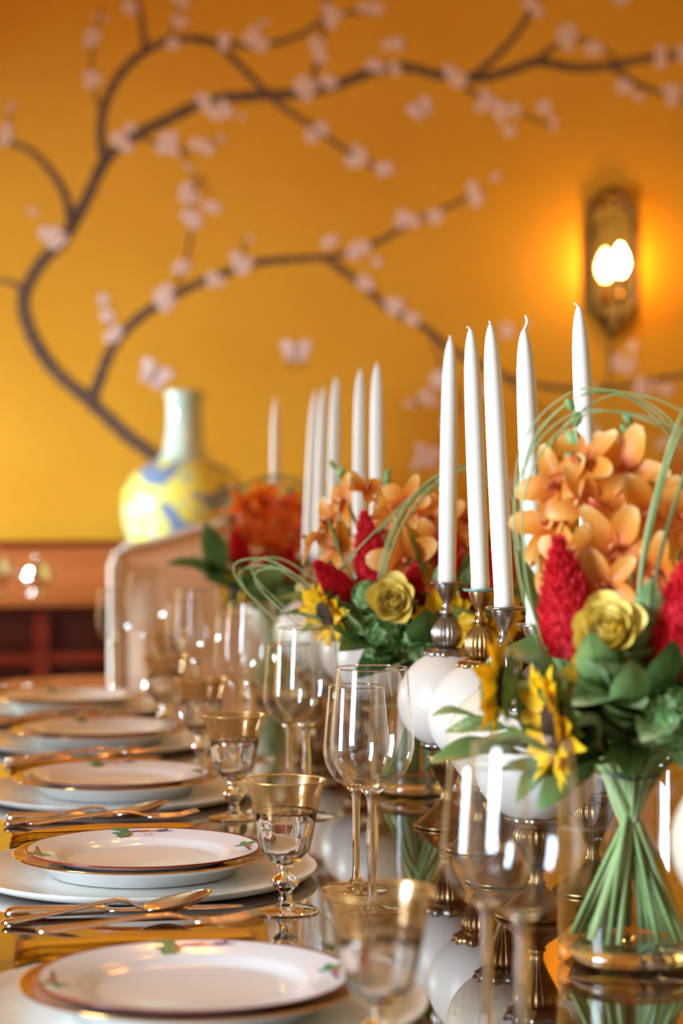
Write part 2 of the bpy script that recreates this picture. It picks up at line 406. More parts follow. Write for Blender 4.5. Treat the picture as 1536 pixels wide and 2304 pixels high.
# left wall with two openings
W1 = (0.15, 1.35, 0.25, 2.57); W2 = (4.45, 5.65, 0.12, 1.55)
m = MB()
for (a, b) in ((YF, W1[0]), (W1[1], W2[0]), (W2[1], YB)): m.box(XL-0.1, XL, a, b, 0, ZC)
for wd in (W1, W2):
    m.box(XL-0.1, XL, wd[0], wd[1], 0, wd[2]); m.box(XL-0.1, XL, wd[0], wd[1], wd[3], ZC)
struct(m.build('wall_left', 'wall', smooth=False))
W3 = (0.1, 1.8, 1.0, 2.6)
m = MB()
m.box(XL, W3[0], YF-0.1, YF, 0, ZC); m.box(W3[1], XR, YF-0.1, YF, 0, ZC)
m.box(W3[0], W3[1], YF-0.1, YF, 0, W3[2]); m.box(W3[0], W3[1], YF-0.1, YF, W3[3], ZC)
struct(m.build('wall_front', 'wall_plain', smooth=False))
def window(n, a0, a1, z0, z1, side):
    """sash window: frame, bars and panes; side 'left' lies in x, 'front' lies in y"""
    if side == 'left': Mx = Matrix(((0, -1, 0, XL-0.03), (1, 0, 0, 0), (0, 0, 1, 0), (0, 0, 0, 1)))
    else: Mx = T(0, YF-0.03, 0)
    m = MB(); t = 0.05
    for (x0, x1, q0, q1) in ((a0, a1, z0, z0+t), (a0, a1, z1-t, z1), (a0, a0+t, z0+t, z1-t), (a1-t, a1, z0+t, z1-t), (a0+t, a1-t, (z0+z1)/2-0.025, (z0+z1)/2+0.025)):
        m.box(x0, x1, -0.03, 0.02, q0, q1)
    fr = m.build('window_%d' % n, 'trim', smooth=False, M=Mx); struct(fr)
    mid = (a0+a1)/2
    for q0, q1 in ((z0+t, (z0+z1)/2-0.025), ((z0+z1)/2+0.025, z1-t)):
        for x0, x1 in ((a0+t, mid-0.012), (mid+0.012, a1-t)):
            m = MB(); m.add([(x0, -0.006, q0), (x1, -0.006, q0), (x1, -0.006, q1), (x0, -0.006, q1)], [(0, 1, 2, 3)]); m.build('pane', 'window_glass', fr, smooth=False)
        m = MB(); m.box(mid-0.012, mid+0.012, -0.02, 0.01, q0, q1); m.build('glazing_bar', 'trim', fr, smooth=False)
window(1, W1[0], W1[1], W1[2], W1[3], 'left')
window(2, W2[0], W2[1], W2[2], W2[3], 'left')
window(3, W3[0], W3[1], W3[2], W3[3], 'front')
m = MB(); m.box(XL, XR, YB-0.02, YB, 0, 0.14); m.box(XL, XR, YB-0.028, YB, 0.14, 0.16); struct(m.build('baseboard_back', 'trim', smooth=False))

# ------------------------------------------------------------------ mural on the back wall (flat paint with its own thin film)
_f = 4900.0; _ps = math.radians(9.36)
def mural(u, v):
    """sketch units of the mural to metres on the back wall"""
    lx = (u-768)/_f; s = YB/(math.cos(_ps) - lx*math.sin(_ps))
    return (lx*math.cos(_ps)+math.sin(_ps))*s, CAMZ + (1080-v)/_f*s
SC = 5.9/_f
def paint_branch(pts, w0, w1):
    P = smooth_path([(u, v, 0) for u, v in pts], 8)
    n = len(P); v = []; f = []
    for i, p in enumerate(P):
        t = (P[min(i+1, n-1)]-P[max(i-1, 0)]).normalized(); nn = Vector((-t.y, t.x, 0))
        ww = (w0+(w1-w0)*i/(n-1))*0.5*(1+0.12*math.sin(i*1.7))
        for q in (-1, -0.4, 0.4, 1):
            x, z = mural(*(p+nn*ww*q)[:2]); v.append((x, YB-(0.0006 if abs(q) == 1 else 0.0016), z))
    for i in range(n-1):
        for j in range(3):
            a = i*4+j; f.append((a, a+1, a+5, a+4))
    m = MB(); m.add(v, f); m.build('painted_branch', 'branch', wall_back)
BR = [
 ([(372,1045),(330,1012),(280,975),(205,905),(130,840),(80,770),(55,700),(60,650),(95,590),(140,545),(165,505),(195,450),(240,360),(300,310),(370,275),(470,230),(580,217),(660,213),(750,195),(850,160),(920,155),(990,172),(1080,178),(1150,160),(1210,142),(1290,155),(1370,150),(1450,135),(1560,122)], 34, 18),
 ([(1370,150),(1440,195),(1550,230)], 14, 10),
 ([(236,366),(228,300),(240,230),(280,160),(350,105),(430,90),(490,105),(560,170),(620,230),(700,285),(770,335),(870,395)], 24, 10),
 ([(440,93),(520,103),(600,103),(680,80),(740,40),(830,28)], 16, 9),
 ([(328,122),(322,60),(310,0)], 16, 10), ([(226,250),(208,180),(212,100),(232,20)], 7, 4),
 ([(380,100),(395,50),(412,-10)], 7, 4), ([(698,195),(722,110),(735,-10)], 14, 9),
 ([(160,508),(148,440),(110,380),(60,335),(-30,312)], 22, 10), ([(58,662),(30,638),(-30,630)], 14, 8),
 ([(208,898),(225,850),(260,770),(320,710),(400,660),(480,625),(580,592),(680,583),(760,575),(850,545),(920,505),(1010,465),(1085,430)], 28, 8),
 ([(730,580),(800,630),(870,690),(950,735),(1020,790),(1100,830),(1180,860),(1280,875),(1400,870),(1500,850),(1560,842)], 18, 10),
 ([(965,748),(990,820),(960,890),(920,920)], 6, 4), ([(400,640),(428,545),(432,470),(452,400),(470,440)], 7, 4),
 ([(320,312),(390,335),(440,335),(510,310)], 9, 4), ([(410,340),(430,385),(440,420)], 5, 3),
 ([(1060,177),(1130,115),(1180,50),(1205,-10)], 16, 12), ([(1200,142),(1260,100),(1320,95),(1390,140)], 14, 6),
 ([(1010,178),(1080,220),(1160,255),(1245,287)], 12, 5), ([(1130,850),(1200,905),(1260,960),(1330,985)], 7, 4),
 ([(1370,770),(1372,820),(1365,872)], 5, 4), ([(1000,820),(1030,900),(1000,980),(950,1040)], 6, 4),
 ([(255,760),(240,715),(222,660)], 6, 3), ([(555,600),(548,560),(558,535)], 5, 3), ([(12,318),(22,275),(30,240)], 5, 3),
]
for b in BR: paint_branch(*b)
def blossom_mesh(r, petals=True):
    m = MB()
    if petals:
        for k in range(5):
            a = k*2*PI/5
            cx, cz = math.cos(a)*r*0.55, math.sin(a)*r*0.55
            v = [(cx, -0.0016, cz)]+[(cx+math.cos(q*2*PI/8)*r*0.5, -0.0004, cz+math.sin(q*2*PI/8)*r*0.5) for q in range(8)]
            m.add(v, [(0, 1+q, 1+(q+1) % 8) for q in range(8)], 0)
        v = [(0, -0.0024, 0)]+[(math.cos(q*2*PI/8)*r*0.2, -0.002, math.sin(q*2*PI/8)*r*0.2) for q in range(8)]
        m.add(v, [(0, 1+q, 1+(q+1) % 8) for q in range(8)], 1)
    else:
        v = [(0, -0.0018, 0)]+[(math.cos(q*2*PI/9)*r*0.5, -0.0006, math.sin(q*2*PI/9)*r*0.6) for q in range(9)]
        m.add(v, [(0, 1+q, 1+(q+1) % 9) for q in range(9)], 0)
    return m.mesh('blossom' if petals else 'bud', ['petal_paint', 'heart_paint'])
BM = [blossom_mesh(0.0148), blossom_mesh(0.0128), blossom_mesh(0.0166)]
BD = blossom_mesh(0.0125, False)
CL = [  # clusters: centre, spread, blossoms, buds
 (120,530,30,9,0),(75,478,10,0,2),(15,300,20,5,1),(25,245,10,0,2),(215,180,22,5,1),(213,88,18,4,2),(228,45,14,0,2),(305,18,18,4,0),(385,95,18,4,1),(408,48,16,2,2),(412,0,14,3,0),
 (285,310,30,7,0),(385,332,30,6,1),(450,335,24,2,2),(500,312,10,0,2),(425,375,8,0,2),(432,435,22,5,2),(435,492,24,6,1),(475,460,16,2,3),(405,598,20,5,0),(455,232,14,3,0),(495,245,22,5,1),(545,262,8,0,2),
 (505,98,14,3,0),(565,85,18,4,2),(590,105,14,3,0),(595,55,10,0,2),(740,42,26,7,0),(720,110,20,4,0),(728,135,12,2,0),(690,200,26,7,0),(742,192,18,4,0),(835,22,26,5,2),(712,298,24,6,0),(798,355,24,6,1),(860,385,20,3,3),
 (850,148,24,4,0),(885,158,20,3,0),(885,105,22,3,3),(1010,170,22,5,0),(1030,185,18,3,0),(1205,20,24,6,0),(1275,88,28,8,0),(1335,115,22,4,1),(1410,192,22,5,0),(1435,220,12,1,2),(1485,130,20,4,0),(1500,212,24,5,0),(1536,122,14,3,1),(1390,0,14,2,1),
 (1090,232,20,4,0),(1125,250,22,5,0),(1165,250,12,2,0),(1225,250,16,2,2),(1240,285,14,1,2),(1140,292,14,1,2),
 (255,752,22,5,0),(245,712,14,3,0),(228,668,14,1,2),(365,668,28,8,0),(488,630,20,6,0),(540,592,24,7,0),(560,540,12,0,2),(745,545,18,3,2),(805,560,26,6,0),(820,640,14,3,0),(850,590,16,1,3),(885,695,22,5,0),(932,718,16,3,0),
 (920,500,26,6,0),(985,482,18,3,0),(1075,435,26,5,1),(1115,395,12,0,3),(1135,745,22,3,1),(1190,735,8,0,1),(985,860,22,5,0),(960,900,22,4,0),(920,912,14,0,3),(1320,868,14,3,0),(1410,820,26,4,1),(1430,775,14,1,2),(1455,870,24,5,0),(1500,870,12,2,0),
 (960,1020,26,6,0),(945,1040,18,4,0),(1010,960,14,2,0),(1330,985,22,4,0),(1400,1010,24,5,1),(1145,1090,14,3,0),(1500,990,20,4,1),(1080,880,16,3,0)]
nb = 0
for (u, v, sp, n1, n2) in CL:
    for k in range(n1+n2):
        a = random.random()*2*PI; r = sp*math.sqrt(random.random())*0.85
        x, z = mural(u+r*math.cos(a), v+r*math.sin(a)*1.0)
        me = random.choice(BM) if k < n1 else BD
        nb += 1
        if nb > 420: break
        put('painted_blossom' if k < n1 else 'painted_bud', me, wall_back, T(x, YB-0.0012-0.0003*(k % 4), z) @ RY(random.random()*6))
def butterfly(u, v, s, rot, dark=False):
    m = MB()
    for sx in (-1, 1):
        for (cx, cz, rx, rz, tl) in ((0.42, 0.22, 0.46, 0.34, 0.5), (0.3, -0.3, 0.32, 0.3, -0.5)):
            v0 = [(sx*cx, -0.002, cz)]
            for q in range(12):
                a = q*2*PI/12; px, pz = rx*math.cos(a), rz*math.sin(a)
                v0.append((sx*(cx+px*math.cos(tl)-pz*math.sin(tl)), -0.0006, cz+px*math.sin(tl)+pz*math.cos(tl)))
            m.add(v0, [(0, 1+q, 1+(q+1) % 12) for q in range(12)], 0)
    m.add([(-0.05, -0.003, -0.45), (0.05, -0.003, -0.45), (0.06, -0.003, 0.35), (-0.06, -0.003, 0.35)], [(0, 1, 2, 3)], 1)
    if dark:
        for sx in (-1, 1):
            m.add([(sx*0.25, -0.001, -0.5), (sx*0.42, -0.001, -0.5), (sx*0.36, -0.001, -1.0), (sx*0.3, -0.001, -1.0)], [(0, 1, 2, 3)], 1)
    for k in range(len(m.v)): m.v[k] = Vector((m.v[k].x*s, m.v[k].y, m.v[k].z*s))
    x, z = mural(u, v)
    m.build('painted_butterfly', ['wing_paint', 'branch'], wall_back, M=T(x, YB-0.0004, z) @ RY(rot))
butterfly(348, 842, 0.055, 0.5); butterfly(666, 790, 0.05, 0.0, True); butterfly(946, 247, 0.042, -0.6)

# ------------------------------------------------------------------ sideboard
SB0, SB1, SY0, SY1 = -0.9, 1.62, 5.34, 5.80
sb = thing('sideboard', ((SB0+SB1)/2, (SY0+SY1)/2, 0), 'reddish mahogany sideboard with drawers and low backboard against golden wall', 'sideboard')
OX, OY = -(SB0+SB1)/2, -(SY0+SY1)/2
def sbp(name, mt, boxes, bev=0.0, par=sb):
    m = MB()
    for (a, b, c, d, e, f) in boxes: m.box(a+OX, b+OX, c+OY, d+OY, e, f, bev=bev)
    return m.build(name, mt, par, smooth=False)
sbp('top', 'wood_light', [(SB0-0.02, SB1+0.02, SY0-0.025, SY1, 0.822, 0.846)], 0.005)
sbp('backboard', 'wood_light', [(SB0, SB1, SY1-0.03, SY1, 0.846, 0.955)])
sbp('backboard_cap', 'wood', [(SB0-0.01, SB1+0.01, SY1-0.04, SY1, 0.955, 0.972)], 0.004)
sbp('carcass', 'wood_dark', [(SB0, SB1, SY0+0.03, SY1, 0.14, 0.822)])
stiles = [SB0+0.02, -0.50, 0.141, 0.78, 1.42, SB1-0.02]
for x in stiles: sbp('stile', 'wood', [(x-0.02, x+0.02, SY0, SY0+0.03, 0.14, 0.822)])
for k in range(len(stiles)-1):
    x0, x1 = stiles[k]+0.02, stiles[k+1]-0.02
    sbp('rail', 'wood', [(x0, x1, SY0+0.002, SY0+0.03, 0.682, 0.712)])
    sbp('rail', 'wood', [(x0, x1, SY0+0.002, SY0+0.03, 0.806, 0.822)])
    d = sbp('drawer', 'wood_dark', [(x0+0.003, x1-0.003, SY0+0.012, SY0+0.03, 0.715, 0.803)], 0.003)
    q = sbp('door', 'wood_dark', [(x0+0.003, x1-0.003, SY0+0.012, SY0+0.03, 0.16, 0.679)], 0.003)
    for par, zz in ((d, 0.76), (q, 0.5)):
        m = MB(); m.lathe([(0, 0), (0.006, 0.001), (0.005, 0.01), (0.011, 0.016), (0.011, 0.022), (0, 0.026)], 14)
        m.build('knob', 'brass', par, M=T((x0+x1)/2+OX, SY0+0.012+OY, zz) @ RX(PI/2))
for x in stiles:
    for y in (SY0+0.02, SY1-0.03):
        m = MB(); m.lathe([(0, 0), (0.014, 0), (0.017, 0.02), (0.022, 0.1), (0.026, 0.14), (0, 0.14)], 12); m.build('foot', 'wood', sb, M=T(x+OX, y+OY, 0))

# porcelain bottle vase on the sideboard
m = MB()
m.lathe([(0, 0), (0.082, 0), (0.086, 0.012), (0.10, 0.05), (0.132, 0.11), (0.150, 0.17), (0.1545, 0.215), (0.149, 0.26), (0.128, 0.30), (0.098, 0.322), (0.068, 0.337), (0.052, 0.36), (0.0455, 0.40), (0.043, 0.45), (0.0435, 0.485), (0.047, 0.497), (0.049, 0.508), (0.045, 0.515), (0.038, 0.512), (0.036, 0.46), (0.036, 0.40), (0.03, 0.36), (0, 0.35)], 56)
tag(m.build('bottle_vase', 'vase', M=T(0.512, 5.57, 0.846) @ Matrix.Diagonal((1.06, 1.06, 1.0, 1))), 'yellow painted porcelain bottle vase with celadon neck on the sideboard', 'vase')

def silver_pot(x, y, s, label):
    t = thing('silver_pot', (x, y, 0.846), label, 'pot', 'silver pots on the sideboard')
    fl = lambda a, z: 1+0.06*abs(math.cos(6*a))
    m = MB(); m.lathe([(0, 0), (0.026*s, 0), (0.022*s, 0.006*s), (0.014*s, 0.012*s), (0.030*s, 0.022*s), (0.041*s, 0.042*s), (0.040*s, 0.060*s), (0.030*s, 0.076*s), (0.032*s, 0.082*s), (0, 0.082*s)], 48, rmod=fl); m.build('body', 'bright_silver', t)
    m = MB(); m.lathe([(0.032*s, 0.082*s), (0.030*s, 0.090*s), (0.018*s, 0.100*s), (0.006*s, 0.104*s), (0.005*s, 0.110*s), (0.009*s, 0.116*s), (0.006*s, 0.123*s), (0, 0.124*s)], 32); m.build('lid', 'bright_silver', t)
    for sx in (-1, 1):
        m = MB(); m.tube(smooth_path([(sx*0.034*s, 0, 0.070*s), (sx*0.056*s, 0, 0.074*s), (sx*0.060*s, 0, 0.055*s), (sx*0.042*s, 0, 0.038*s)]), 0.003*s, 8); m.build('handle', 'bright_silver', t)
silver_pot(0.132, 5.47, 0.82, 'small shiny silver pot left of the chair on the sideboard')
silver_pot(0.028, 5.50, 1.0, 'shiny silver pot cut off by the left picture edge on the sideboard')

# ------------------------------------------------------------------ wall sconce
SX, SZ = 1.715, 1.72
sco = thing('wall_sconce', (SX, YB, SZ), 'dark bronze mirrored wall sconce with one lit flame bulb', 'sconce')
sco.scale = (1.07, 1.0, 1.03)
ol = [(0, -0.195), (0.022, -0.165), (0.050, -0.128), (0.0635, -0.105), (0.0635, 0.10), (0.058, 0.125), (0.0635, 0.15), (0.062, 0.175), (0.045, 0.178), (0.030, 0.20), (0, 0.217)]
ol = ol + [(-x, z) for x, z in ol[-2:0:-1]]
m = MB(); m.prism([(x, z) for x, z in ol], -0.018, 0.0); m.build('back_plate', 'bronze', sco, smooth=False)
ins = [(x*0.82, z*0.86-0.005) for x, z in ol]
n = len(ol); m = MB()
v = [(x, -0.018, z) for x, z in ol] + [(x*0.93, -0.026, z*0.95) for x, z in ol] + [(x, -0.019, z) for x, z in ins]
m.add(v, [(k, n+k, n+(k+1) % n, (k+1) % n) for k in range(n)] + [(n+k, 2*n+k, 2*n+(k+1) % n, n+(k+1) % n) for k in range(n)])
m.build('frame', 'bronze', sco, smooth=False)
m = MB(); m.add([(x, -0.0195, z) for x, z in ins], [tuple(range(n))]); m.build('mirror', 'mirror', sco, smooth=False)
m = MB()
for k in range(7):
    a = (k-3)*0.42
    m.patch(0.042, 0.008, lambda u: math.sin(PI*min(1, u*0.8+0.2)), curl=0.5, cup=0.3, M=T(0, -0.02, 0.165) @ RY(a) @ RX(PI/2))
for sx in (-1, 1): m.lathe([(0, 0), (0.008, 0.0), (0.009, 0.004), (0.005, 0.008), (0, 0.009)], 12, M=T(sx*0.05, -0.02, 0.165) @ RX(PI/2))
m.build('crest', 'brass', sco)
m = MB(); m.tube(smooth_path([(0, -0.015, -0.13), (0, -0.05, -0.15), (0, -0.085, -0.135), (0, -0.092, -0.10)]), 0.005, 8); m.build('arm', 'bronze', sco)
m = MB(); m.lathe([(0, -0.10), (0.008, -0.10), (0.024, -0.088), (0.026, -0.085), (0.010, -0.082), (0.010, -0.045), (0.012, -0.032), (0, -0.032)], 20, M=T(0, -0.092, 0)); m.build('candle_cup', 'brass', sco)
m = MB(); m.lathe([(0.006, -0.032), (0.013, -0.022), (0.019, -0.005), (0.0195, 0.006), (0.016, 0.022), (0.009, 0.038), (0.003, 0.048), (0, 0.052)], 20, M=T(0, -0.092, 0)); m.build('bulb', 'bulb', sco)

# ------------------------------------------------------------------ chandelier over the table (above the picture)
chd = thing('chandelier', (0.56, 3.25, ZC), 'brass chandelier with six lit flame bulbs hanging over the dining table', 'chandelier')
m = MB(); m.lathe([(0, 0), (0.06, 0), (0.055, -0.02), (0.012, -0.035), (0.006, -0.05), (0.006, -0.62), (0.022, -0.65), (0.034, -0.70), (0.022, -0.75), (0.012, -0.78), (0.016, -0.80), (0, -0.82)], 20); m.build('column', 'brass', chd)
for k in range(6):
    a = k*PI/3+0.2; c_, s_ = math.cos(a), math.sin(a)
    m = MB(); m.tube(smooth_path([(0.02*c_, 0.02*s_, -0.70), (0.12*c_, 0.12*s_, -0.78), (0.24*c_, 0.24*s_, -0.76), (0.28*c_, 0.28*s_, -0.68)]), 0.006, 8)
    m.lathe([(0, -0.685), (0.028, -0.675), (0.029, -0.671), (0.010, -0.668), (0.010, -0.60), (0, -0.60)], 16, M=T(0.28*c_, 0.28*s_, 0)); arm = m.build('arm', 'brass', chd)
    m = MB(); m.lathe([(0.006, -0.60), (0.013, -0.59), (0.018, -0.575), (0.0185, -0.565), (0.015, -0.548), (0.008, -0.532), (0, -0.518)], 14, M=T(0.28*c_, 0.28*s_, 0)); m.build('bulb', 'bulb_warm', arm)

# ------------------------------------------------------------------ head chair
ch = thing('upholstered_chair', (0.565, 4.62, 0), 'beige upholstered high-back chair with curved top at the far table end', 'chair')
def backline(t):   # top edge of the back, t in -1..1
    return 0.985+0.052*(0.5+0.5*math.cos(PI*min(1, abs(t)*1.05)))
N = 24; hw = 0.28
outl = []
for k in range(N+1):
    t = -1+2*k/N; outl.append((t*hw, backline(t)-(0.018 if abs(t) > 0.99 else 0)))
m = MB(); vf = []; rows = 12
for side, y0, dep in ((0, 0.09, -0.028), (1, 0.175, 0.01)):
    for r in range(rows+1):
        for k in range(N+1):
            x, zt = outl[k]; q = r/rows; z = 0.46+(zt-0.46)*q
            edge = min(1, 4*min(q+0.1, 1-q, (hw-abs(x))/(2*hw)*2))
            vf.append((x, y0+dep*math.sin(edge*PI/2)+0.05*(q-0.5), z))
w1 = N+1; off = (rows+1)*w1
ff = []
for r in range(rows):
    for k in range(N):
        a = r*w1+k; ff.append((a, a+1, a+w1+1, a+w1)); ff.append((off+a+w1, off+a+w1+1, off+a+1, off+a))
for r in range(rows):
    for k in (0, N):
        a = r*w1+k; ff.append((a, a+w1, off+a+w1, off+a))
for k in range(N):
    for r in (0, rows):
        a = r*w1+k; ff.append((a, a+1, off+a+1, off+a))
m.add(vf, ff); autosmooth(m.build('backrest', 'fabric', ch), 60)
m = MB()
pth = [(-hw, 0.065, 0.47)]+[(-hw, 0.065+0.05*(q/8), 0.47+(outl[0][1]-0.47)*q/8) for q in range(1, 8)]
pth = [(x, 0.09+0.05*((z-0.46)/(backline(0)-0.46)-0.5)-0.004, z) for x, _, z in pth] + [(x, 0.09+0.025-0.004, z+0.003) for x, z in outl]
pth = pth + [(-x, y, z) for x, y, z in pth[7::-1]]
m.tube(pth, 0.009, 8); m.build('piping', 'fabric_edge', ch)
for sx in (-1, 1):
    m = MB(); m.box(sx*hw-0.012, sx*hw+0.012, 0.085, 0.19, 0.44, 0.955, bev=0.006); m.build('side_panel', 'fabric_edge', ch, smooth=False)
m = MB(); m.box(-0.27, 0.27, -0.32, 0.16, 0.36, 0.47, bev=0.025); m.build('seat', 'fabric', ch, smooth=False)
for sx in (-1, 1):
    for y in (-0.28, 0.14):
        m = MB(); m.lathe([(0, 0), (0.012, 0), (0.02, 0.2), (0.026, 0.36), (0, 0.36)], 4, M=T(sx*0.235, y, 0) @ RZ(PI/4)); m.build('leg', 'wood', ch, smooth=False)

# ------------------------------------------------------------------ dining table
TZ = 0.75
TX0, TX1, TY0, TY1 = -0.07, 1.11, 0.72, 4.27
tcx, tcy = (TX0+TX1)/2, (TY0+TY1)/2
tb = thing('dining_table', (tcx, tcy, 0), 'long mirror-polished dark wooden dining table set for dinner', 'table')
def rr(hx, hy, r, n=10):
    out = []
    for (cx, cy, a0) in ((hx-r, hy-r, 0), (-hx+r, hy-r, PI/2), (-hx+r, -hy+r, PI), (hx-r, -hy+r, 3*PI/2)):
        for k in range(n+1):
            a = a0+PI/2*k/n; out.append((cx+r*math.cos(a), cy+r*math.sin(a)))
    return out
hx, hy = (TX1-TX0)/2, (TY1-TY0)/2
m = MB(); rings = []
for (ins_, z) in ((0.03, TZ-0.035), (0.008, TZ-0.030), (0.0, TZ-0.018), (0.002, TZ-0.006), (0.008, TZ)):
    rings.append([(x, y, z) for x, y in rr(hx-ins_, hy-ins_, 0.30)])
nr = len(rings[0]); v = [p for r in rings for p in r]; f = [tuple(range(nr))[::-1], tuple((len(rings)-1)*nr+k for k in range(nr))]
for i in range(len(rings)-1):
    for k in range(nr): f.append((i*nr+k, i*nr+(k+1) % nr, (i+1)*nr+(k+1) % nr, (i+1)*nr+k))
m.add(v, f); autosmooth(m.build('table_top', 'table', tb), 30)
m = MB(); o1 = rr(hx-0.10, hy-0.10, 0.22); o2 = rr(hx-0.125, hy-0.125, 0.2); k2 = len(o1)
v = [(x, y, z) for z in (TZ-0.12, TZ-0.035) for x, y in o1] + [(x, y, z) for z in (TZ-0.12, TZ-0.035) for x, y in o2]
f = []
for k in range(k2):
    q = (k+1) % k2; f += [(k, q, k2+q, k2+k), (2*k2+q, 2*k2+k, 3*k2+k, 3*k2+q), (k, 2*k2+k, 2*k2+q, q)]
m.add(v, f); m.build('apron', 'wood_dark', tb, smooth=False)
for yy in (-1.0, 1.0):
    m = MB(); m.lathe([(0, 0.10), (0.05, 0.10), (0.07, 0.14), (0.055, 0.2), (0.09, 0.32), (0.075, 0.45), (0.06, 0.6), (0.10, 0.7), (0.10, TZ-0.035), (0, TZ-0.035)], 24, M=T(0, yy, 0)); m.build('pedestal', 'wood_dark', tb)
    for k in range(4):
        m = MB(); a = PI/4+k*PI/2; d = Vector((math.cos(a), math.sin(a), 0))
        m.tube(smooth_path([Vector((0, yy, 0.16)), Vector((0, yy, 0.17))+d*0.15, Vector((0, yy, 0.08))+d*0.3, Vector((0, yy, 0.02))+d*0.4]), 0.03, 8); m.build('leg', 'wood_dark', tb)

# ------------------------------------------------------------------ china
ORD = ['nearest', 'second', 'third', 'fourth', 'farthest']
PLACES = [(0.149, 1.55), (0.152, 2.093), (0.159, 2.634), (0.165, 3.14), (0.141, 3.615)]
def charger_m():
    m = MB()
    m.lathe([(0, 0.004), (0.10, 0.004), (0.150, 0.0055), (0.160, 0.0075), (0.1655, 0.0105), (0.167, 0.011), (0.1675, 0.0095), (0.162, 0.004), (0.150, 0.001), (0.13, 0.0), (0, 0.0)], 72)
    return m.mesh('charger_plate', ['charger'])
def dinner_m():
    prof = [(0, 0.006), (0.070, 0.006), (0.080, 0.0075), (0.088, 0.0130), (0.094, 0.0150), (0.1225, 0.0205), (0.1245, 0.0208), (0.1250, 0.0200), (0.1235, 0.0188), (0.098, 0.0105), (0.090, 0.001), (0.088, 0.0), (0.084, 0.0), (0.083, 0.0015), (0, 0.0015)]
    mi = [0, 0, 0, 0, 1, 1, 1, 1, 0, 0, 0, 0, 0, 0]
    m = MB(); m.lathe(prof, 72, mi); return m.mesh('dinner_plate', ['china', 'gold'])
SAL = [(0, 0.0035), (0.068, 0.0035), (0.074, 0.0045), (0.080, 0.0085), (0.085, 0.0105), (0.1105, 0.0150), (0.1130, 0.0156), (0.1140, 0.0150), (0.1125, 0.0138), (0.086, 0.0065), (0.078, 0.0012), (0.070, 0.0), (0.066, 0.0), (0.065, 0.0015), (0, 0.0015)]
def salad_m():
    mi = [0, 0, 0, 0, 0, 1, 1, 1] + [0]*6
    m = MB(); m.lathe(SAL, 72, mi); return m.mesh('salad_plate', ['china', 'red_line'])
def rimz(r): return 0.0105+(r-0.085)*(0.0045/0.0255)
def motif_m(kind):
    """a little painted bird on a leafy sprig, lying on the rim around angle 0 (+X outward)"""
    m = MB()
    def blob(cx, cy, rx, ry, rot, mi, n=10):
        cx = 0.098+(cx-0.098)*1.35; cy *= 1.6; rx *= 1.3; ry *= 1.55
        # cx radial, cy along the rim
        pts = [(cx, cy)]
        for k in range(n):
            a = 2*PI*k/n; x, y = rx*math.cos(a), ry*math.sin(a)
            pts.append((cx+x*math.cos(rot)-y*math.sin(rot), cy+x*math.sin(rot)+y*math.cos(rot)))
        v = []
        for (x, y) in pts:
            a = y/0.098; v.append((x*math.cos(a), x*math.sin(a), rimz(x)+0.0004))
        m.add(v, [(0, 1+k, 1+(k+1) % n) for k in range(n)], mi)
    if kind == 0:
        for (x, y, a, b, r) in ((0.103, 0.009, 0.0075, 0.0028, 0.3), (0.097, 0.012, 0.006, 0.0025, 1.2), (0.093, 0.008, 0.006, 0.0028, -0.5), (0.107, 0.013, 0.004, 0.002, 0.8), (0.091, 0.013, 0.004, 0.002, 0.2), (0.099, 0.006, 0.009, 0.0012, 0.1)): blob(x, y, a, b, r, 0)
        for (x, y, a, b, r) in ((0.0955, 0.0065, 0.004, 0.0028, 0.0), (0.1005, -0.004, 0.0022, 0.0045, 0.15), (0.1005, -0.0105, 0.0014, 0.003, 0.0)): blob(x, y, a, b, r, 1)
        for (x, y, a, b, r) in ((0.1005, 0.0015, 0.0016, 0.0045, 0.2), (0.1015, -0.014, 0.0028, 0.0032, 0.0), (0.104, -0.0165, 0.0022, 0.0012, 0.4), (0.1015, -0.019, 0.0008, 0.0025, 0.1)): blob(x, y, a, b, r, 2)
        for (x, y) in ((0.093, -0.004), (0.0915, -0.006), (0.095, -0.008), (0.092, -0.009)): blob(x, y, 0.0009, 0.0009, 0, 1, 6)
    else:
        for (x, y, a, b, r) in ((0.103, 0.010, 0.007, 0.0026, 0.5), (0.099, 0.013, 0.006, 0.0024, 1.3), (0.096, 0.009, 0.005, 0.0022, -0.4)): blob(x, y, a, b, r, 0)
        blob(0.100, -0.004, 0.0012, 0.011, 0.2, 2); blob(0.101, 0.003, 0.002, 0.004, 0.1, 1)
    return m.mesh('painted_motif', ['p_green', 'p_orange', 'p_violet'])
CH, DI, SA = charger_m(), dinner_m(), salad_m()
MO = [motif_m(0), motif_m(1)]
for i, (x, y) in enumerate(PLACES):
    tag(put('charger_plate', CH, None, T(x, y, TZ)), 'wide ivory charger plate of the %s place setting' % ORD[i], 'plate', 'charger plates')
    tag(put('dinner_plate', DI, None, T(x, y, TZ+0.0045)), 'gold-banded white dinner plate of the %s place setting' % ORD[i], 'plate', 'dinner plates')
    s = tag(put('salad_plate', SA, None, T(x, y, TZ+0.0135) @ RZ([-0.05, -0.02, 0.03, 0.06, 0.1][i])), 'red-rimmed white plate with painted bird, top of the %s place setting' % ORD[i], 'plate', 'painted salad plates')
    for k, a in enumerate((PI/2, PI, -0.05)):
        put('painted_motif', MO[0 if k == 0 else 1], s, RZ(a))

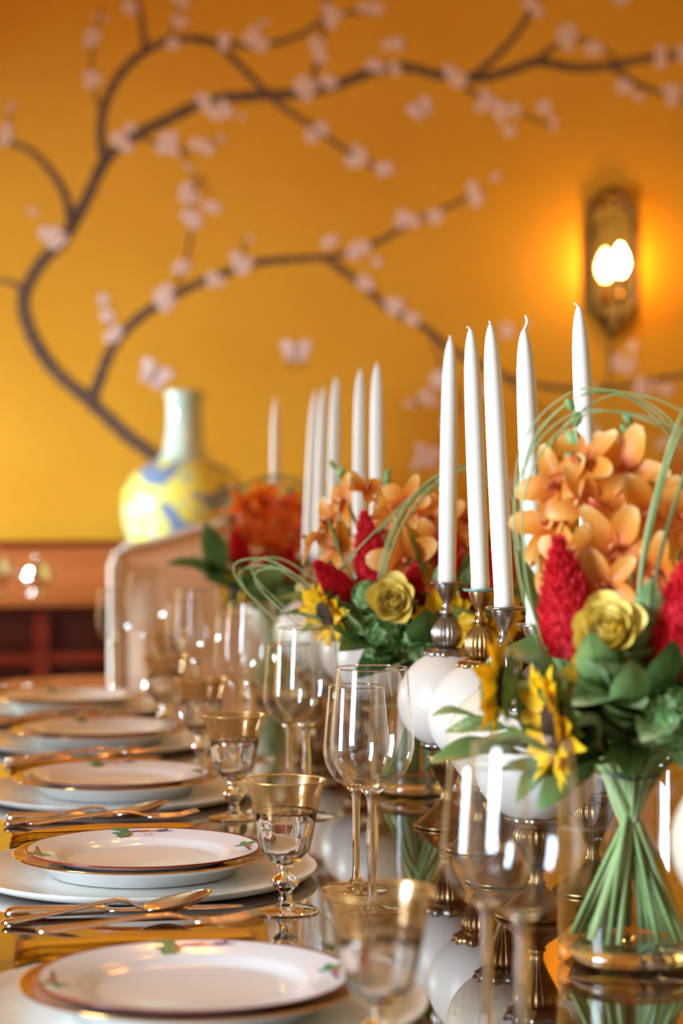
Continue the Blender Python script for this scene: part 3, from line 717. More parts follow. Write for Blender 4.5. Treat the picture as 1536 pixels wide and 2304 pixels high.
# ------------------------------------------------------------------ flatware and napkins
def sweep(m, pts, wid, thk, mi=0):
    """flat bar along x with given half widths (y) and half thicknesses (z), rounded"""
    n = 10; v = []; f = []
    for (p, a, b) in zip(pts, wid, thk):
        for k in range(n):
            g = 2*PI*k/n; v.append((p[0], p[1]+a*math.cos(g), p[2]+b*math.sin(g)))
    for i in range(len(pts)-1):
        for k in range(n):
            q = (k+1) % n; f.append((i*n+k, i*n+q, (i+1)*n+q, (i+1)*n+k))
    f.append(tuple(range(n))[::-1]); f.append(tuple((len(pts)-1)*n+k for k in range(n)))
    m.add(v, f, mi)
def spoon_root():
    t = thing('soup_spoon', (0, 0, 0), 'spoon', 'spoon', 'spoons')
    m = MB()
    xs = [0, 0.004, 0.01, 0.03, 0.06, 0.085, 0.10, 0.108, 0.116, 0.124]
    zs = [0.0035, 0.0035, 0.0038, 0.0065, 0.0115, 0.0165, 0.0185, 0.0170, 0.0125, 0.0095]
    ws = [0.003, 0.0085, 0.0095, 0.0075, 0.0050, 0.0034, 0.0030, 0.0030, 0.0036, 0.005]
    th = [0.0015, 0.0026, 0.0028, 0.0022, 0.0018, 0.0018, 0.002, 0.002, 0.0018, 0.0014]
    sweep(m, [(x, 0, z) for x, z in zip(xs, zs)], ws, th); m.build('handle', 'silver', t)
    m = MB(); nu, nv = 12, 10; v = []; f = []
    for lay in (0, 1):
        for i in range(nu+1):
            u = i/nu; x = 0.120+0.062*u; ww = 0.0205*math.sin(PI*(0.06+0.90*u)**0.85)**0.62
            zr = 0.0105+0.013*u
            for j in range(nv+1):
                q = -1+2*j/nv
                dep = 0.0105*(1-q*q)*math.sin(PI*min(1, 0.04+u*0.94))
                v.append((x, q*ww, zr-dep-(0.0011 if lay else 0)))
    w_ = nv+1; of = (nu+1)*w_
    for i in range(nu):
        for j in range(nv):
            a = i*w_+j; f.append((a, a+1, a+w_+1, a+w_)); f.append((of+a+w_, of+a+w_+1, of+a+1, of+a))
    for i in range(nu):
        for j in (0, nv): a = i*w_+j; f.append((a, a+w_, of+a+w_, of+a))
    for j in range(nv):
        for i in (0, nu): a = i*w_+j; f.append((a, a+1, of+a+1, of+a))
    m.add(v, f); m.build('bowl', 'silver', t)
    return t
def knife_root():
    t = thing('table_knife', (0, 0, 0), 'knife', 'knife', 'knives')
    m = MB()
    sweep(m, [(x, 0, 0.0055) for x in (0, 0.003, 0.01, 0.03, 0.06, 0.085, 0.09)], [0.003, 0.008, 0.0095, 0.009, 0.0075, 0.0065, 0.005], [0.002, 0.0045, 0.0055, 0.0052, 0.0046, 0.004, 0.003]); m.build('handle', 'silver', t)
    m = MB()
    sweep(m, [(x, 0.001, 0.0045) for x in (0.088, 0.10, 0.13, 0.17, 0.195, 0.205, 0.209)], [0.005, 0.0085, 0.010, 0.010, 0.0085, 0.005, 0.001], [0.0025, 0.0014, 0.0013, 0.0012, 0.001, 0.0008, 0.0005]); m.build('blade', 'silver', t)
    return t
def fork_root():
    t = thing('dinner_fork', (0, 0, 0), 'fork', 'fork', 'forks')
    m = MB()
    sweep(m, [(x, 0, z) for x, z in ((0, 0.003), (0.004, 0.003), (0.012, 0.0032), (0.04, 0.006), (0.08, 0.010), (0.105, 0.011), (0.118, 0.008), (0.126, 0.006))], [0.003, 0.008, 0.009, 0.007, 0.0045, 0.0035, 0.006, 0.0115], [0.0015, 0.0025, 0.0026, 0.002, 0.0017, 0.0018, 0.0014, 0.0012]); m.build('handle', 'silver', t)
    for k in range(4):
        y = (k-1.5)*0.0064; m = MB()
        sweep(m, [(x, y, z) for x, z in ((0.124, 0.0062), (0.14, 0.005), (0.16, 0.0062), (0.178, 0.0105))], [0.0026, 0.0019, 0.0017, 0.0008], [0.0012, 0.0011, 0.001, 0.0006]); m.build('tine', 'silver', t)
    return t
def napkin_root():
    """folded cloth lying half on the charger's back rim, its ends sinking to the table"""
    t = thing('folded_napkin', (0, 0, 0), 'napkin', 'napkin', 'gold napkins')
    X0, X1, Y0, Y1 = -0.125, 0.065, 0.128, 0.205
    def rest(x, y):
        d = (math.hypot(x, y)-0.168)/0.03; d = max(0.0, min(1.0, d))
        return 0.0118*(1-d*d*(3-2*d))+0.0004
    for k in range(5):
        m = MB(); nx, ny = 26, 8; v = []; f = []
        ins_ = 0.0022*(k % 2)+0.0006*k
        for lay in (0, 1):
            for i in range(nx+1):
                for j in range(ny+1):
                    u = i/nx; q = j/ny
                    x = X0+ins_+(X1-X0-2*ins_)*u; yy = Y0+ins_+(Y1-Y0-2*ins_)*q
                    e = min(1, 6*min(u, 1-u), 4*min(q, 1-q)); ee = math.sqrt(max(0, 1-(1-e)**2))
                    wob = 0.0005*math.sin(x*60+k)+0.0004*math.sin(yy*90+k*2)
                    v.append((x, yy, rest(x, yy)+0.0026*k+0.0006+(0.0013+0.0012*ee+wob if lay else 0.0011-0.0010*ee+(wob if k else 0))))
        w_ = ny+1; of = (nx+1)*w_
        for i in range(nx):
            for j in range(ny):
                a = i*w_+j; f.append((of+a, of+a+w_, of+a+w_+1, of+a+1)); f.append((a+1, a+w_+1, a+w_, a))
        for i in range(nx):
            for j in (0, ny): a = i*w_+j; f.append((a, a+w_, of+a+w_, of+a))
        for j in range(ny):
            for i in (0, nx): a = i*w_+j; f.append((a, a+1, of+a+1, of+a))
        m.add(v, f); m.build('fold', 'napkin', t)
    return t
KS, KK, KF, KN = Kind(spoon_root()), Kind(knife_root()), Kind(fork_root()), Kind(napkin_root())
for i, (x, y) in enumerate(PLACES):
    near = 'of the %s place setting' % ORD[i]
    KK.place((x-0.134, y-0.186, TZ), 0.012, 'silver table knife laid beside the charger %s' % near, 'table knives')
    KS.place((x-0.137, y-0.216, TZ), 0.06, 'silver soup spoon laid in front of the plates %s' % near, 'soup spoons')
    KN.place((x, y, TZ), 0.0, 'folded gold satin napkin behind the plates %s' % near, 'gold napkins')
    KF.place((x-0.108, y+0.160, TZ+0.0262), 0.07, 'silver dinner fork on the gold napkin %s' % near, 'dinner forks')

# ------------------------------------------------------------------ glasses
def goblet_root():
    t = thing('gold_rimmed_goblet', (0, 0, 0), 'goblet', 'goblet', 'gold-rimmed goblets')
    fl = lambda a, z: 1+0.02*math.cos(10*a)*max(0, min(1, (0.092-z)/0.02))
    m = MB()
    m.lathe([(0.0, 0.0415), (0.008, 0.0420), (0.0160, 0.0465), (0.0205, 0.053), (0.0240, 0.066), (0.0268, 0.080), (0.0280, 0.0875), (0.0270, 0.0895), (0.0262, 0.0875), (0.0246, 0.080), (0.0216, 0.066), (0.0178, 0.055), (0.0128, 0.050), (0.006, 0.0475), (0, 0.047)], 40, rmod=fl); m.build('bowl', 'glass_solid', t)
    m = MB(); m.lathe([(0.0272, 0.0885), (0.0290, 0.099), (0.0320, 0.109), (0.0348, 0.1165)], 40); m.build('upper_wall', 'glass', t)
    m = MB(); m.lathe([(0.0288, 0.090), (0.0303, 0.099), (0.0331, 0.109), (0.0357, 0.1165)], 40); m.build('gold_band', 'gold_glass', t)
    m = MB(); m.lathe([(0.0344, 0.1160), (0.0360, 0.1163), (0.0358, 0.1174), (0.0346, 0.1172), (0.0344, 0.1160)], 40); m.build('gilt_lip', 'gold_lip', t)
    m = MB()
    for k in range(20):     # gilt fringe hanging from the band
        a = 2*PI*k/20; h = 0.006+0.003*(k % 2)
        v = []
        for (da, dz) in ((-0.11, 0), (0.11, 0), (0.0, -h)):
            r = 0.0291-(0.0017*(-dz)/0.01); v.append((r*math.cos(a+da), r*math.sin(a+da), 0.0902+dz))
        m.add(v, [(0, 1, 2)])
    m.build('gilt_fringe', 'gold_glass', t)
    m = MB(); m.lathe([(0, 0.0422), (0.0075, 0.0420), (0.006, 0.037), (0.0055, 0.034), (0.010, 0.031), (0.0128, 0.0265), (0.010, 0.022), (0.006, 0.0185), (0.0058, 0.012), (0.009, 0.0065), (0, 0.0055)], 28); m.build('stem', 'glass_solid', t)
    m = MB(); m.lathe([(0, 0.0055), (0.010, 0.0055), (0.020, 0.0035), (0.0285, 0.0022), (0.0298, 0.0014), (0.029, 0.0), (0, 0.0)], 40); m.build('foot', 'glass_solid', t)
    return t
def wine_root(name, prof, zb, stem, footr):
    t = thing(name, (0, 0, 0), 'wine glass', 'wine glass', 'wine glasses')
    m = MB(); m.lathe(prof, 56); m.build('bowl', 'glass', t)
    r, z = prof[-1]
    m = MB(); m.lathe([(r-0.0006, z-0.0006), (r+0.0005, z), (r, z+0.0008), (r-0.0008, z), (r-0.0006, z-0.0006)], 56); m.build('rim', 'glass_solid', t)
    m = MB(); m.lathe(stem, 24); m.build('stem', 'glass_solid', t)
    m = MB(); m.lathe([(0, 0.004), (0.008, 0.0038), (0.018, 0.0022), (footr-0.002, 0.0018), (footr, 0.0010), (footr-0.001, 0.0), (0, 0.0)], 48); m.build('foot', 'glass_solid', t)
    return t
def red_prof():
    return [(0.0, 0.1045), (0.006, 0.1050), (0.0140, 0.1080), (0.0235, 0.1140), (0.0305, 0.1220), (0.0352, 0.1320), (0.0374, 0.1430), (0.0374, 0.1530), (0.0364, 0.1650), (0.0350, 0.1790), (0.0335, 0.1940), (0.0318, 0.2140)]
def white_prof():
    return [(0.0, 0.0945), (0.005, 0.0950), (0.0120, 0.0975), (0.0195, 0.1025), (0.0252, 0.1095), (0.0290, 0.1180), (0.0307, 0.1270), (0.0307, 0.1360), (0.0297, 0.1480), (0.0284, 0.1620), (0.0271, 0.1760), (0.0260, 0.1895)]
KG = Kind(goblet_root())
KR = Kind(wine_root('red_wine_glass', red_prof(), 0.105, [(0, 0.1044), (0.0105, 0.1062), (0.0062, 0.101), (0.0044, 0.096), (0.0040, 0.085), (0.0052, 0.066), (0.0044, 0.045), (0.0038, 0.025), (0.0042, 0.012), (0.008, 0.0055), (0, 0.004)], 0.034))
KW = Kind(wine_root('white_wine_glass', white_prof(), 0.095, [(0, 0.0944), (0.009, 0.0960), (0.0055, 0.0915), (0.0040, 0.086), (0.0036, 0.06), (0.0034, 0.025), (0.004, 0.012), (0.008, 0.0055), (0, 0.004)], 0.031))
GOB = [(0.252, 1.376), (0.263, 1.900), (0.279, 2.437), (0.286, 2.882), (0.272, 3.285), (0.315, 3.745)]
WA = [(0.335, 1.430), (0.342, 1.991), (0.353, 2.516), (0.350, 3.044), (0.313, 3.415), (0.228, 3.85)]
WB = [(0.337, 1.340), (0.341, 1.902), (0.361, 2.434), (0.362, 2.950), (0.325, 3.323), (0.290, 3.915)]
ORD6 = ORD + ['last']
for i in range(6):
    of = ('of the %s place setting' % ORD[i]) if i < 5 else 'at the far table end'
    KG.place((GOB[i][0], GOB[i][1], TZ), 0.3*i, 'small gold-banded water goblet ' + of, 'gold-rimmed goblets')
    KR.place((WB[i][0], WB[i][1], TZ), 0.0, 'tall clear red wine glass ' + of, 'red wine glasses')
    KW.place((WA[i][0], WA[i][1], TZ), 0.0, 'shorter narrow clear wine glass ' + of, 'white wine glasses')

# ------------------------------------------------------------------ ostrich egg candlesticks and tapers
def stick_root(metal, pan, eggm):
    t = thing('egg_candlestick', (0, 0, 0), 'candlestick', 'candlestick', 'ostrich egg candlesticks')
    rib = lambda n, d: (lambda a, z: 1+d*abs(math.cos(n*a/2))-d*0.5)
    m = MB(); m.lathe([(0, 0), (0.036, 0), (0.0375, 0.0018), (0.036, 0.004), (0.031, 0.0055), (0.026, 0.011), (0.018, 0.019), (0.010, 0.025), (0.007, 0.029), (0, 0.029)], 40); m.build('foot', 'brass_dark', t)
    m = MB(); m.lathe([(0, 0.028), (0.0055, 0.028), (0.008, 0.031), (0.0055, 0.034), (0.0055, 0.040), (0.009, 0.050), (0.0165, 0.066), (0.0205, 0.074), (0.018, 0.081), (0.010, 0.085), (0, 0.085)], 96, rmod=rib(22, 0.14)); m.build('lower_fluted_bulb', 'brass_dark', t)
    m = MB(); m.lathe([(0.0, 0.082), (0.018, 0.083), (0.026, 0.0875), (0.0285, 0.0945), (0.024, 0.090), (0.0, 0.088)], 64, rmod=lambda a, z: 1+0.07*math.cos(10*a)); m.build('lower_collar', metal, t)
    m = MB(); pr = []
    for k in range(25):
        a = -PI/2+PI*k/24; pr.append((max(0.0, 0.0545*math.cos(a)*(1-0.04*math.sin(a))), 0.1405+0.0535*math.sin(a)))
    m.lathe(pr, 56); m.build('egg', eggm, t)
    m = MB(); m.lathe([(0, 0.196), (0.014, 0.197), (0.0205, 0.1945), (0.0235, 0.1905), (0.0225, 0.1885), (0.019, 0.1925), (0.0, 0.193)], 64, rmod=lambda a, z: 1+0.08*math.cos(9*a)); m.build('upper_collar', metal, t)
    m = MB(); m.lathe([(0, 0.196), (0.009, 0.197), (0.0125, 0.2), (0.0160, 0.208), (0.0165, 0.214), (0.0135, 0.222), (0.0085, 0.2295), (0.0060, 0.2325), (0, 0.2325)], 96, rmod=rib(22, 0.14)); m.build('upper_fluted_bulb', metal, t)
    m = MB(); m.lathe([(0, 0.231), (0.0055, 0.2315), (0.0078, 0.2345), (0.0076, 0.238), (0.0052, 0.2405), (0.0048, 0.246), (0.0078, 0.2525), (0.0105, 0.258), (0.0125, 0.2655), (0.0125, 0.2675), (0, 0.2675)], 32); m.build('cup', metal, t)
    m = MB(); m.lathe([(0, 0.2655), (0.012, 0.2660), (0.0168, 0.2668), (0.0184, 0.2680), (0.0180, 0.2694), (0.0150, 0.2690), (0.011, 0.2685), (0, 0.2685)], 40); m.build('drip_pan', pan, t)
    return t
def candle_root(var):
    t = thing('taper_candle', (0, 0, 0), 'candle', 'candle', 'white taper candles')
    L = 0.268
    m = MB(); m.lathe([(0, 0), (0.0088, 0), (0.0098, 0.001), (0.0097, 0.008), (0.0093, 0.010), (0.0097, 0.06), (0.0097, 0.12), (0.0094, 0.17), (0.0089, 0.205), (0.0082, 0.228), (0.0070, 0.244), (0.0056, 0.2545), (0.0040, 0.2615), (0.0023, 0.2665), (0, L)], 24); m.build('wax', 'wax', t)
    m = MB()
    cur = [[(0, 0, 0.262), (-0.0006, 0, 0.267), (-0.0022, 0, 0.2695), (-0.0042, 0, 0.2698)], [(0, 0, 0.262), (0.0006, 0, 0.268), (0.0026, 0, 0.272), (0.0034, 0, 0.276), (0.0020, 0.0, 0.2805)], [(0, 0, 0.262), (0.0001, 0, 0.267), (-0.0006, 0, 0.2712)]][var]
    m.tube(smooth_path(cur, 4), [0.0016]*5+[0.0012]*(len(smooth_path(cur, 4))-5), 8); m.build('wick', 'wick', t)
    return t
KST = [Kind(stick_root('pewter', 'pewter', 'egg')), Kind(stick_root('brass', 'verdigris', 'egg')), Kind(stick_root('pewter', 'pewter', 'egg_pitted'))]
KC = [Kind(candle_root(k)) for k in range(3)]
STK = [  # x, y, kind, tilt of candle sideways, wick, scale, description
 (0.503, 2.339, 0, 0.013, 2, 1.00, 'with pewter fittings, farthest from camera in the front row', 'leftmost of the five bright front candles'),
 (0.505, 2.185, 1, -0.040, 0, 1.00, 'with brass fittings and turquoise drip pan', 'second from left of the five bright front candles, above the turquoise pan'),
 (0.487, 2.007, 2, -0.052, 2, 0.97, 'with speckled pitted shell behind the sunflower', 'third from left of the five bright front candles'),
 (0.477, 1.845, 0, -0.047, 1, 0.95, 'hidden behind the leaves of the nearest bouquet', 'with twisted wick, fourth of the five bright front candles'),
 (0.556, 1.945, 1, -0.053, 0, 1.02, 'seen low behind the cut stems of the nearest bouquet', 'tallest and rightmost, before the wall sconce'),
 (0.507, 1.386, 2, -0.03, 0, 1.0, 'cut off by the right edge of the picture', 'just outside the right edge of the picture'),
 (0.522, 2.873, 0, 0.0, 2, 1.0, 'standing right behind the middle bouquet', 'rightmost of the blurred candles over the middle bouquet'),
 (0.526, 3.035, 1, 0.005, 2, 1.0, 'second behind the middle bouquet', 'second from right of the blurred candles over the middle bouquet'),
 (0.524, 3.258, 2, 0.02, 2, 1.0, 'third behind the middle bouquet', 'third from right of the blurred candles over the middle bouquet'),
 (0.521, 3.380, 0, 0.03, 2, 0.96, 'fourth behind the middle bouquet', 'tan shaded candle left of the middle bouquet'),
 (0.523, 3.505, 1, 0.045, 2, 0.96, 'just before the farthest bouquet', 'leftmost shaded candle right of the farthest bouquet'),
 (0.532, 3.966, 2, 0.0, 2, 0.98, 'behind the farthest bouquet', 'faint candle behind the farthest bouquet'),
]
for (x, y, k, tilt, wv, s, d, cd) in STK:
    o = KST[k].place((x, y, TZ), random.random()*3, 'ostrich egg candlestick ' + d, 'ostrich egg candlesticks')
    o.scale = (1, 1, s)
    if cd:
        c = KC[wv].place((x, y, TZ+0.2686*s), 0, 'white taper candle ' + cd, 'white taper candles')
        c.rotation_euler = (0.0, tilt, 0.0); c.scale = (1, 1, 0.96 if x == 0.477 else 1.0)

# ------------------------------------------------------------------ flower models
spat = lambda u: (0.25+0.75*math.sin(PI*min(1, 0.12+u*0.82))**0.9)*(1.0 if u < 0.95 else 0.72)
pet = lambda u: math.sin(PI*(0.06+0.90*u))**0.7
leafs = lambda u: math.sin(PI*min(0.995, 0.02+0.97*u**0.85))**0.85
lance = lambda u: math.sin(PI*min(0.99, 0.03+0.96*u))**1.2
def orchid_mesh(s, mt, seed):
    rnd = random.Random(seed); m = MB()
    for k in range(5):
        a = k*2*PI/5+rnd.uniform(-0.12, 0.12)
        L = 0.031*s*(1.0 if k else 1.05); W = 0.0088*s*(1.15 if k in (1, 4) else 0.9)
        m.patch(L, W, spat, curl=rnd.uniform(-1.1, 0.5), cup=rnd.uniform(-0.1, 0.5), nu=7, nv=4, M=RZ(a) @ T(0, 0.002*s, 0) @ RX(rnd.uniform(0.1, 0.4)), wave=0.04)
    return m.mesh('blossom', [mt])
def lip_mesh(s):
    m = MB()
    m.patch(0.014*s, 0.0055*s, pet, curl=1.2, cup=0.7, nu=5, nv=4, M=T(0, -0.002*s, 0.001) @ RZ(PI) @ RX(0.9))
    for sx in (-1, 1): m.patch(0.008*s, 0.003*s, pet, curl=0.8, cup=0.5, nu=4, nv=2, M=RZ(PI+sx*1.1) @ RX(1.1))
    m.lathe([(0.0025*s, 0), (0.0028*s, 0.004*s), (0.002*s, 0.008*s), (0, 0.009*s)], 8)
    return m.mesh('lip', ['orchid_lip'])
ORC = [orchid_mesh(1.0, 'orchid', 1), orchid_mesh(1.0, 'orchid', 2), orchid_mesh(1.0, 'orchid', 3)]
ORC_SHADE = [orchid_mesh(1.0, 'orchid_in_shade', 4), orchid_mesh(1.0, 'orchid_in_shade', 5), orchid_mesh(1.0, 'orchid_in_shade', 6)]
LIP = lip_mesh(1.0)
def bud_mesh():
    m = MB(); m.lathe([(0, 0), (0.002, 0.001), (0.004, 0.005), (0.0042, 0.009), (0.0026, 0.013), (0, 0.015)], 10); return m.mesh('bud', ['floret'])
BUD = bud_mesh()
def rose_mesh():
    m = MB(); rnd = random.Random(3)
    for i in range(26):
        t = i/25; a = i*2.399
        r = 0.0015+0.0085*t; tilt = 0.03+0.55*t**1.8
        L = 0.023+0.004*t; W = 0.006+0.0095*t**0.8
        # petal stands up (Y->Z), cups around the axis
        M = RZ(a) @ T(0, r, 0) @ RX(PI/2-tilt)
        m.patch(L, W, lambda u: math.sin(PI*(0.14+0.74*u))**0.6, curl=-0.5*t+0.25, cup=0.55, nu=7, nv=6, M=M, wave=0.03)
    m.lathe([(0, -0.006), (0.006, -0.004), (0.0115, 0.003), (0.010, 0.010), (0, 0.012)], 12)
    return m.mesh('bloom', ['rose'])
ROSE = rose_mesh()
def sepals_mesh():
    m = MB()
    for k in range(6): m.patch(0.022, 0.005, lance, curl=-0.6, nu=5, nv=2, M=RZ(k*PI/3) @ T(0, 0.004, -0.004) @ RX(0.5))
    m.lathe([(0, -0.010), (0.006, -0.008), (0.008, -0.002), (0, 0)], 10); return m.mesh('sepals', ['leaf'])
SEP = sepals_mesh()
def sunray_mesh():
    m = MB(); rnd = random.Random(9)
    for lay, n, L in ((0, 17, 0.031), (1, 15, 0.027)):
        for k in range(n):
            a = 2*PI*(k+0.5*lay)/n+rnd.uniform(-0.08, 0.08)
            m.patch(L*rnd.uniform(0.88, 1.08), 0.0072, lance, curl=rnd.uniform(-0.7, 0.5), cup=0.35, nu=6, nv=3, M=RZ(a) @ T(0, 0.0145, 0.001*lay) @ RX(rnd.uniform(0.0, 0.5)+0.15*lay))
    return m.mesh('ray_petals', ['sun_petal'])
def sundisc_mesh():
    m = MB(); m.lathe([(0, 0.003), (0.008, 0.0045), (0.013, 0.006), (0.0165, 0.004), (0.017, -0.002), (0.010, -0.006), (0, -0.007)], 28); return m.mesh('disc', ['sun_disc'])
def sunback_mesh():
    m = MB()
    for k in range(14): m.patch(0.026, 0.0055, lance, curl=-0.3, nu=5, nv=2, M=RZ(k*2*PI/14) @ T(0, 0.008, -0.006) @ RX(0.12))
    m.lathe([(0, -0.014), (0.006, -0.013), (0.014, -0.008), (0.017, -0.003), (0, -0.002)], 14); return m.mesh('bracts', ['leaf'])
SUN = (sunray_mesh(), sundisc_mesh(), sunback_mesh())
def plume_mesh(h, R, seed):
    """feathery cockscomb: pointed cone of fine bristles on a core"""
    rnd = random.Random(seed); m = MB()
    pr = lambda u: R*(math.sin(PI*min(1, 0.30+0.70*u))**0.8)*(1.05-0.42*u) if u < 1 else 0
    m.lathe([(max(0.0005, pr(k/10)*0.86), h*k/10) for k in range(10)]+[(0, h)], 18, rmod=lambda a, z: 1+0.06*math.sin(4*a+z*60))
    for i in range(2200):
        u = rnd.random()**0.9; a = rnd.random()*2*PI; r = pr(u)*rnd.uniform(0.75, 1.0)
        p = Vector((r*math.cos(a), r*math.sin(a), h*u))
        o = (Vector((math.cos(a)*0.8, math.sin(a)*0.8, 1.0+0.6*u)) + Vector((rnd.uniform(-.4, .4), rnd.uniform(-.4, .4), rnd.uniform(-.3, .4)))).normalized()
        sd = o.cross(Vector((rnd.uniform(-1, 1), rnd.uniform(-1, 1), rnd.uniform(-1, 1)))).normalized()
        l = rnd.uniform(0.005, 0.011); wd = 0.0008
        m.add([p-sd*wd, p+sd*wd, p+o*l*0.6+sd*wd*0.9, p+o*l, p+o*l*0.6-sd*wd*0.9], [(0, 1, 2, 3, 4)])
    return m.mesh('plume', ['celosia'])
PLU = [plume_mesh(0.088, 0.022, 1), plume_mesh(0.078, 0.026, 2), plume_mesh(0.07, 0.02, 3)]
def head_mesh(R, seed):
    rnd = random.Random(seed); m = MB()
    m.lathe([(0, -R*0.5), (R*0.6, -R*0.35), (R*0.82, 0.0), (R*0.6, R*0.45), (0, R*0.72)], 14)
    for i in range(95):
        z = rnd.uniform(-0.25, 1); a = rnd.random()*2*PI; q = math.sqrt(max(0, 1-z*z))
        d = Vector((q*math.cos(a), q*math.sin(a), z*0.85)); M = frame(d*R*rnd.uniform(0.82, 1.0), d, rnd.random()*3)
        for k in range(4): m.patch(0.0085, 0.0042, pet, curl=0.3, nu=3, nv=2, M=M @ RZ(k*PI/2) @ RX(0.25))
    return m.mesh('floret_head', ['floret'])
HYD = [head_mesh(0.028, 1), head_mesh(0.024, 2)]
def leaf_mesh(L, W, curl, mt, seed, shape=leafs):
    rnd = random.Random(seed); m = MB()
    m.patch(L, W, shape, curl=curl, cup=0.28, nu=12, nv=6, wave=0.06)
    m.tube([(0, L*math.sin(curl*u)/curl if abs(curl) > 1e-4 else L*u, (L*(1-math.cos(curl*u))/curl if abs(curl) > 1e-4 else 0)-0.0003) for u in [k/8*0.96 for k in range(9)]], [0.0013*(1-0.8*k/8) for k in range(9)], 5)
    return m.mesh('leaf', [mt])
LEAF = {'broad': [leaf_mesh(0.085, 0.021, -0.5, 'leaf', 1), leaf_mesh(0.075, 0.023, -0.8, 'leaf', 2), leaf_mesh(0.095, 0.022, 0.35, 'leaf', 3)],
        'dark': [leaf_mesh(0.095, 0.025, -0.4, 'leaf_dark', 4), leaf_mesh(0.085, 0.027, -0.7, 'leaf_dark', 5), leaf_mesh(0.105, 0.024, 0.3, 'leaf_dark', 6)],
        'pale': [leaf_mesh(0.05, 0.0125, -0.4, 'leaf_pale', 7), leaf_mesh(0.045, 0.014, -0.7, 'leaf_pale', 8), leaf_mesh(0.055, 0.012, 0.4, 'leaf_pale', 9)]}

BIND = 0.150
def stem_part(root, head, hd, axis, foot, r=0.0026, mt='stem'):
    """stem from the flower head through the tied neck down to the vase floor, in root-local space"""
    h = Vector(head); b = Vector(axis); d = Vector(hd).normalized()
    pts = [h, h-d*0.02, h*0.45+b*0.55+Vector((0, 0, 0.006)), b, Vector(foot)]
    m = MB(); P = smooth_path(pts, 5); m.tube(P, r, 7); return m.build('stem', mt, root)

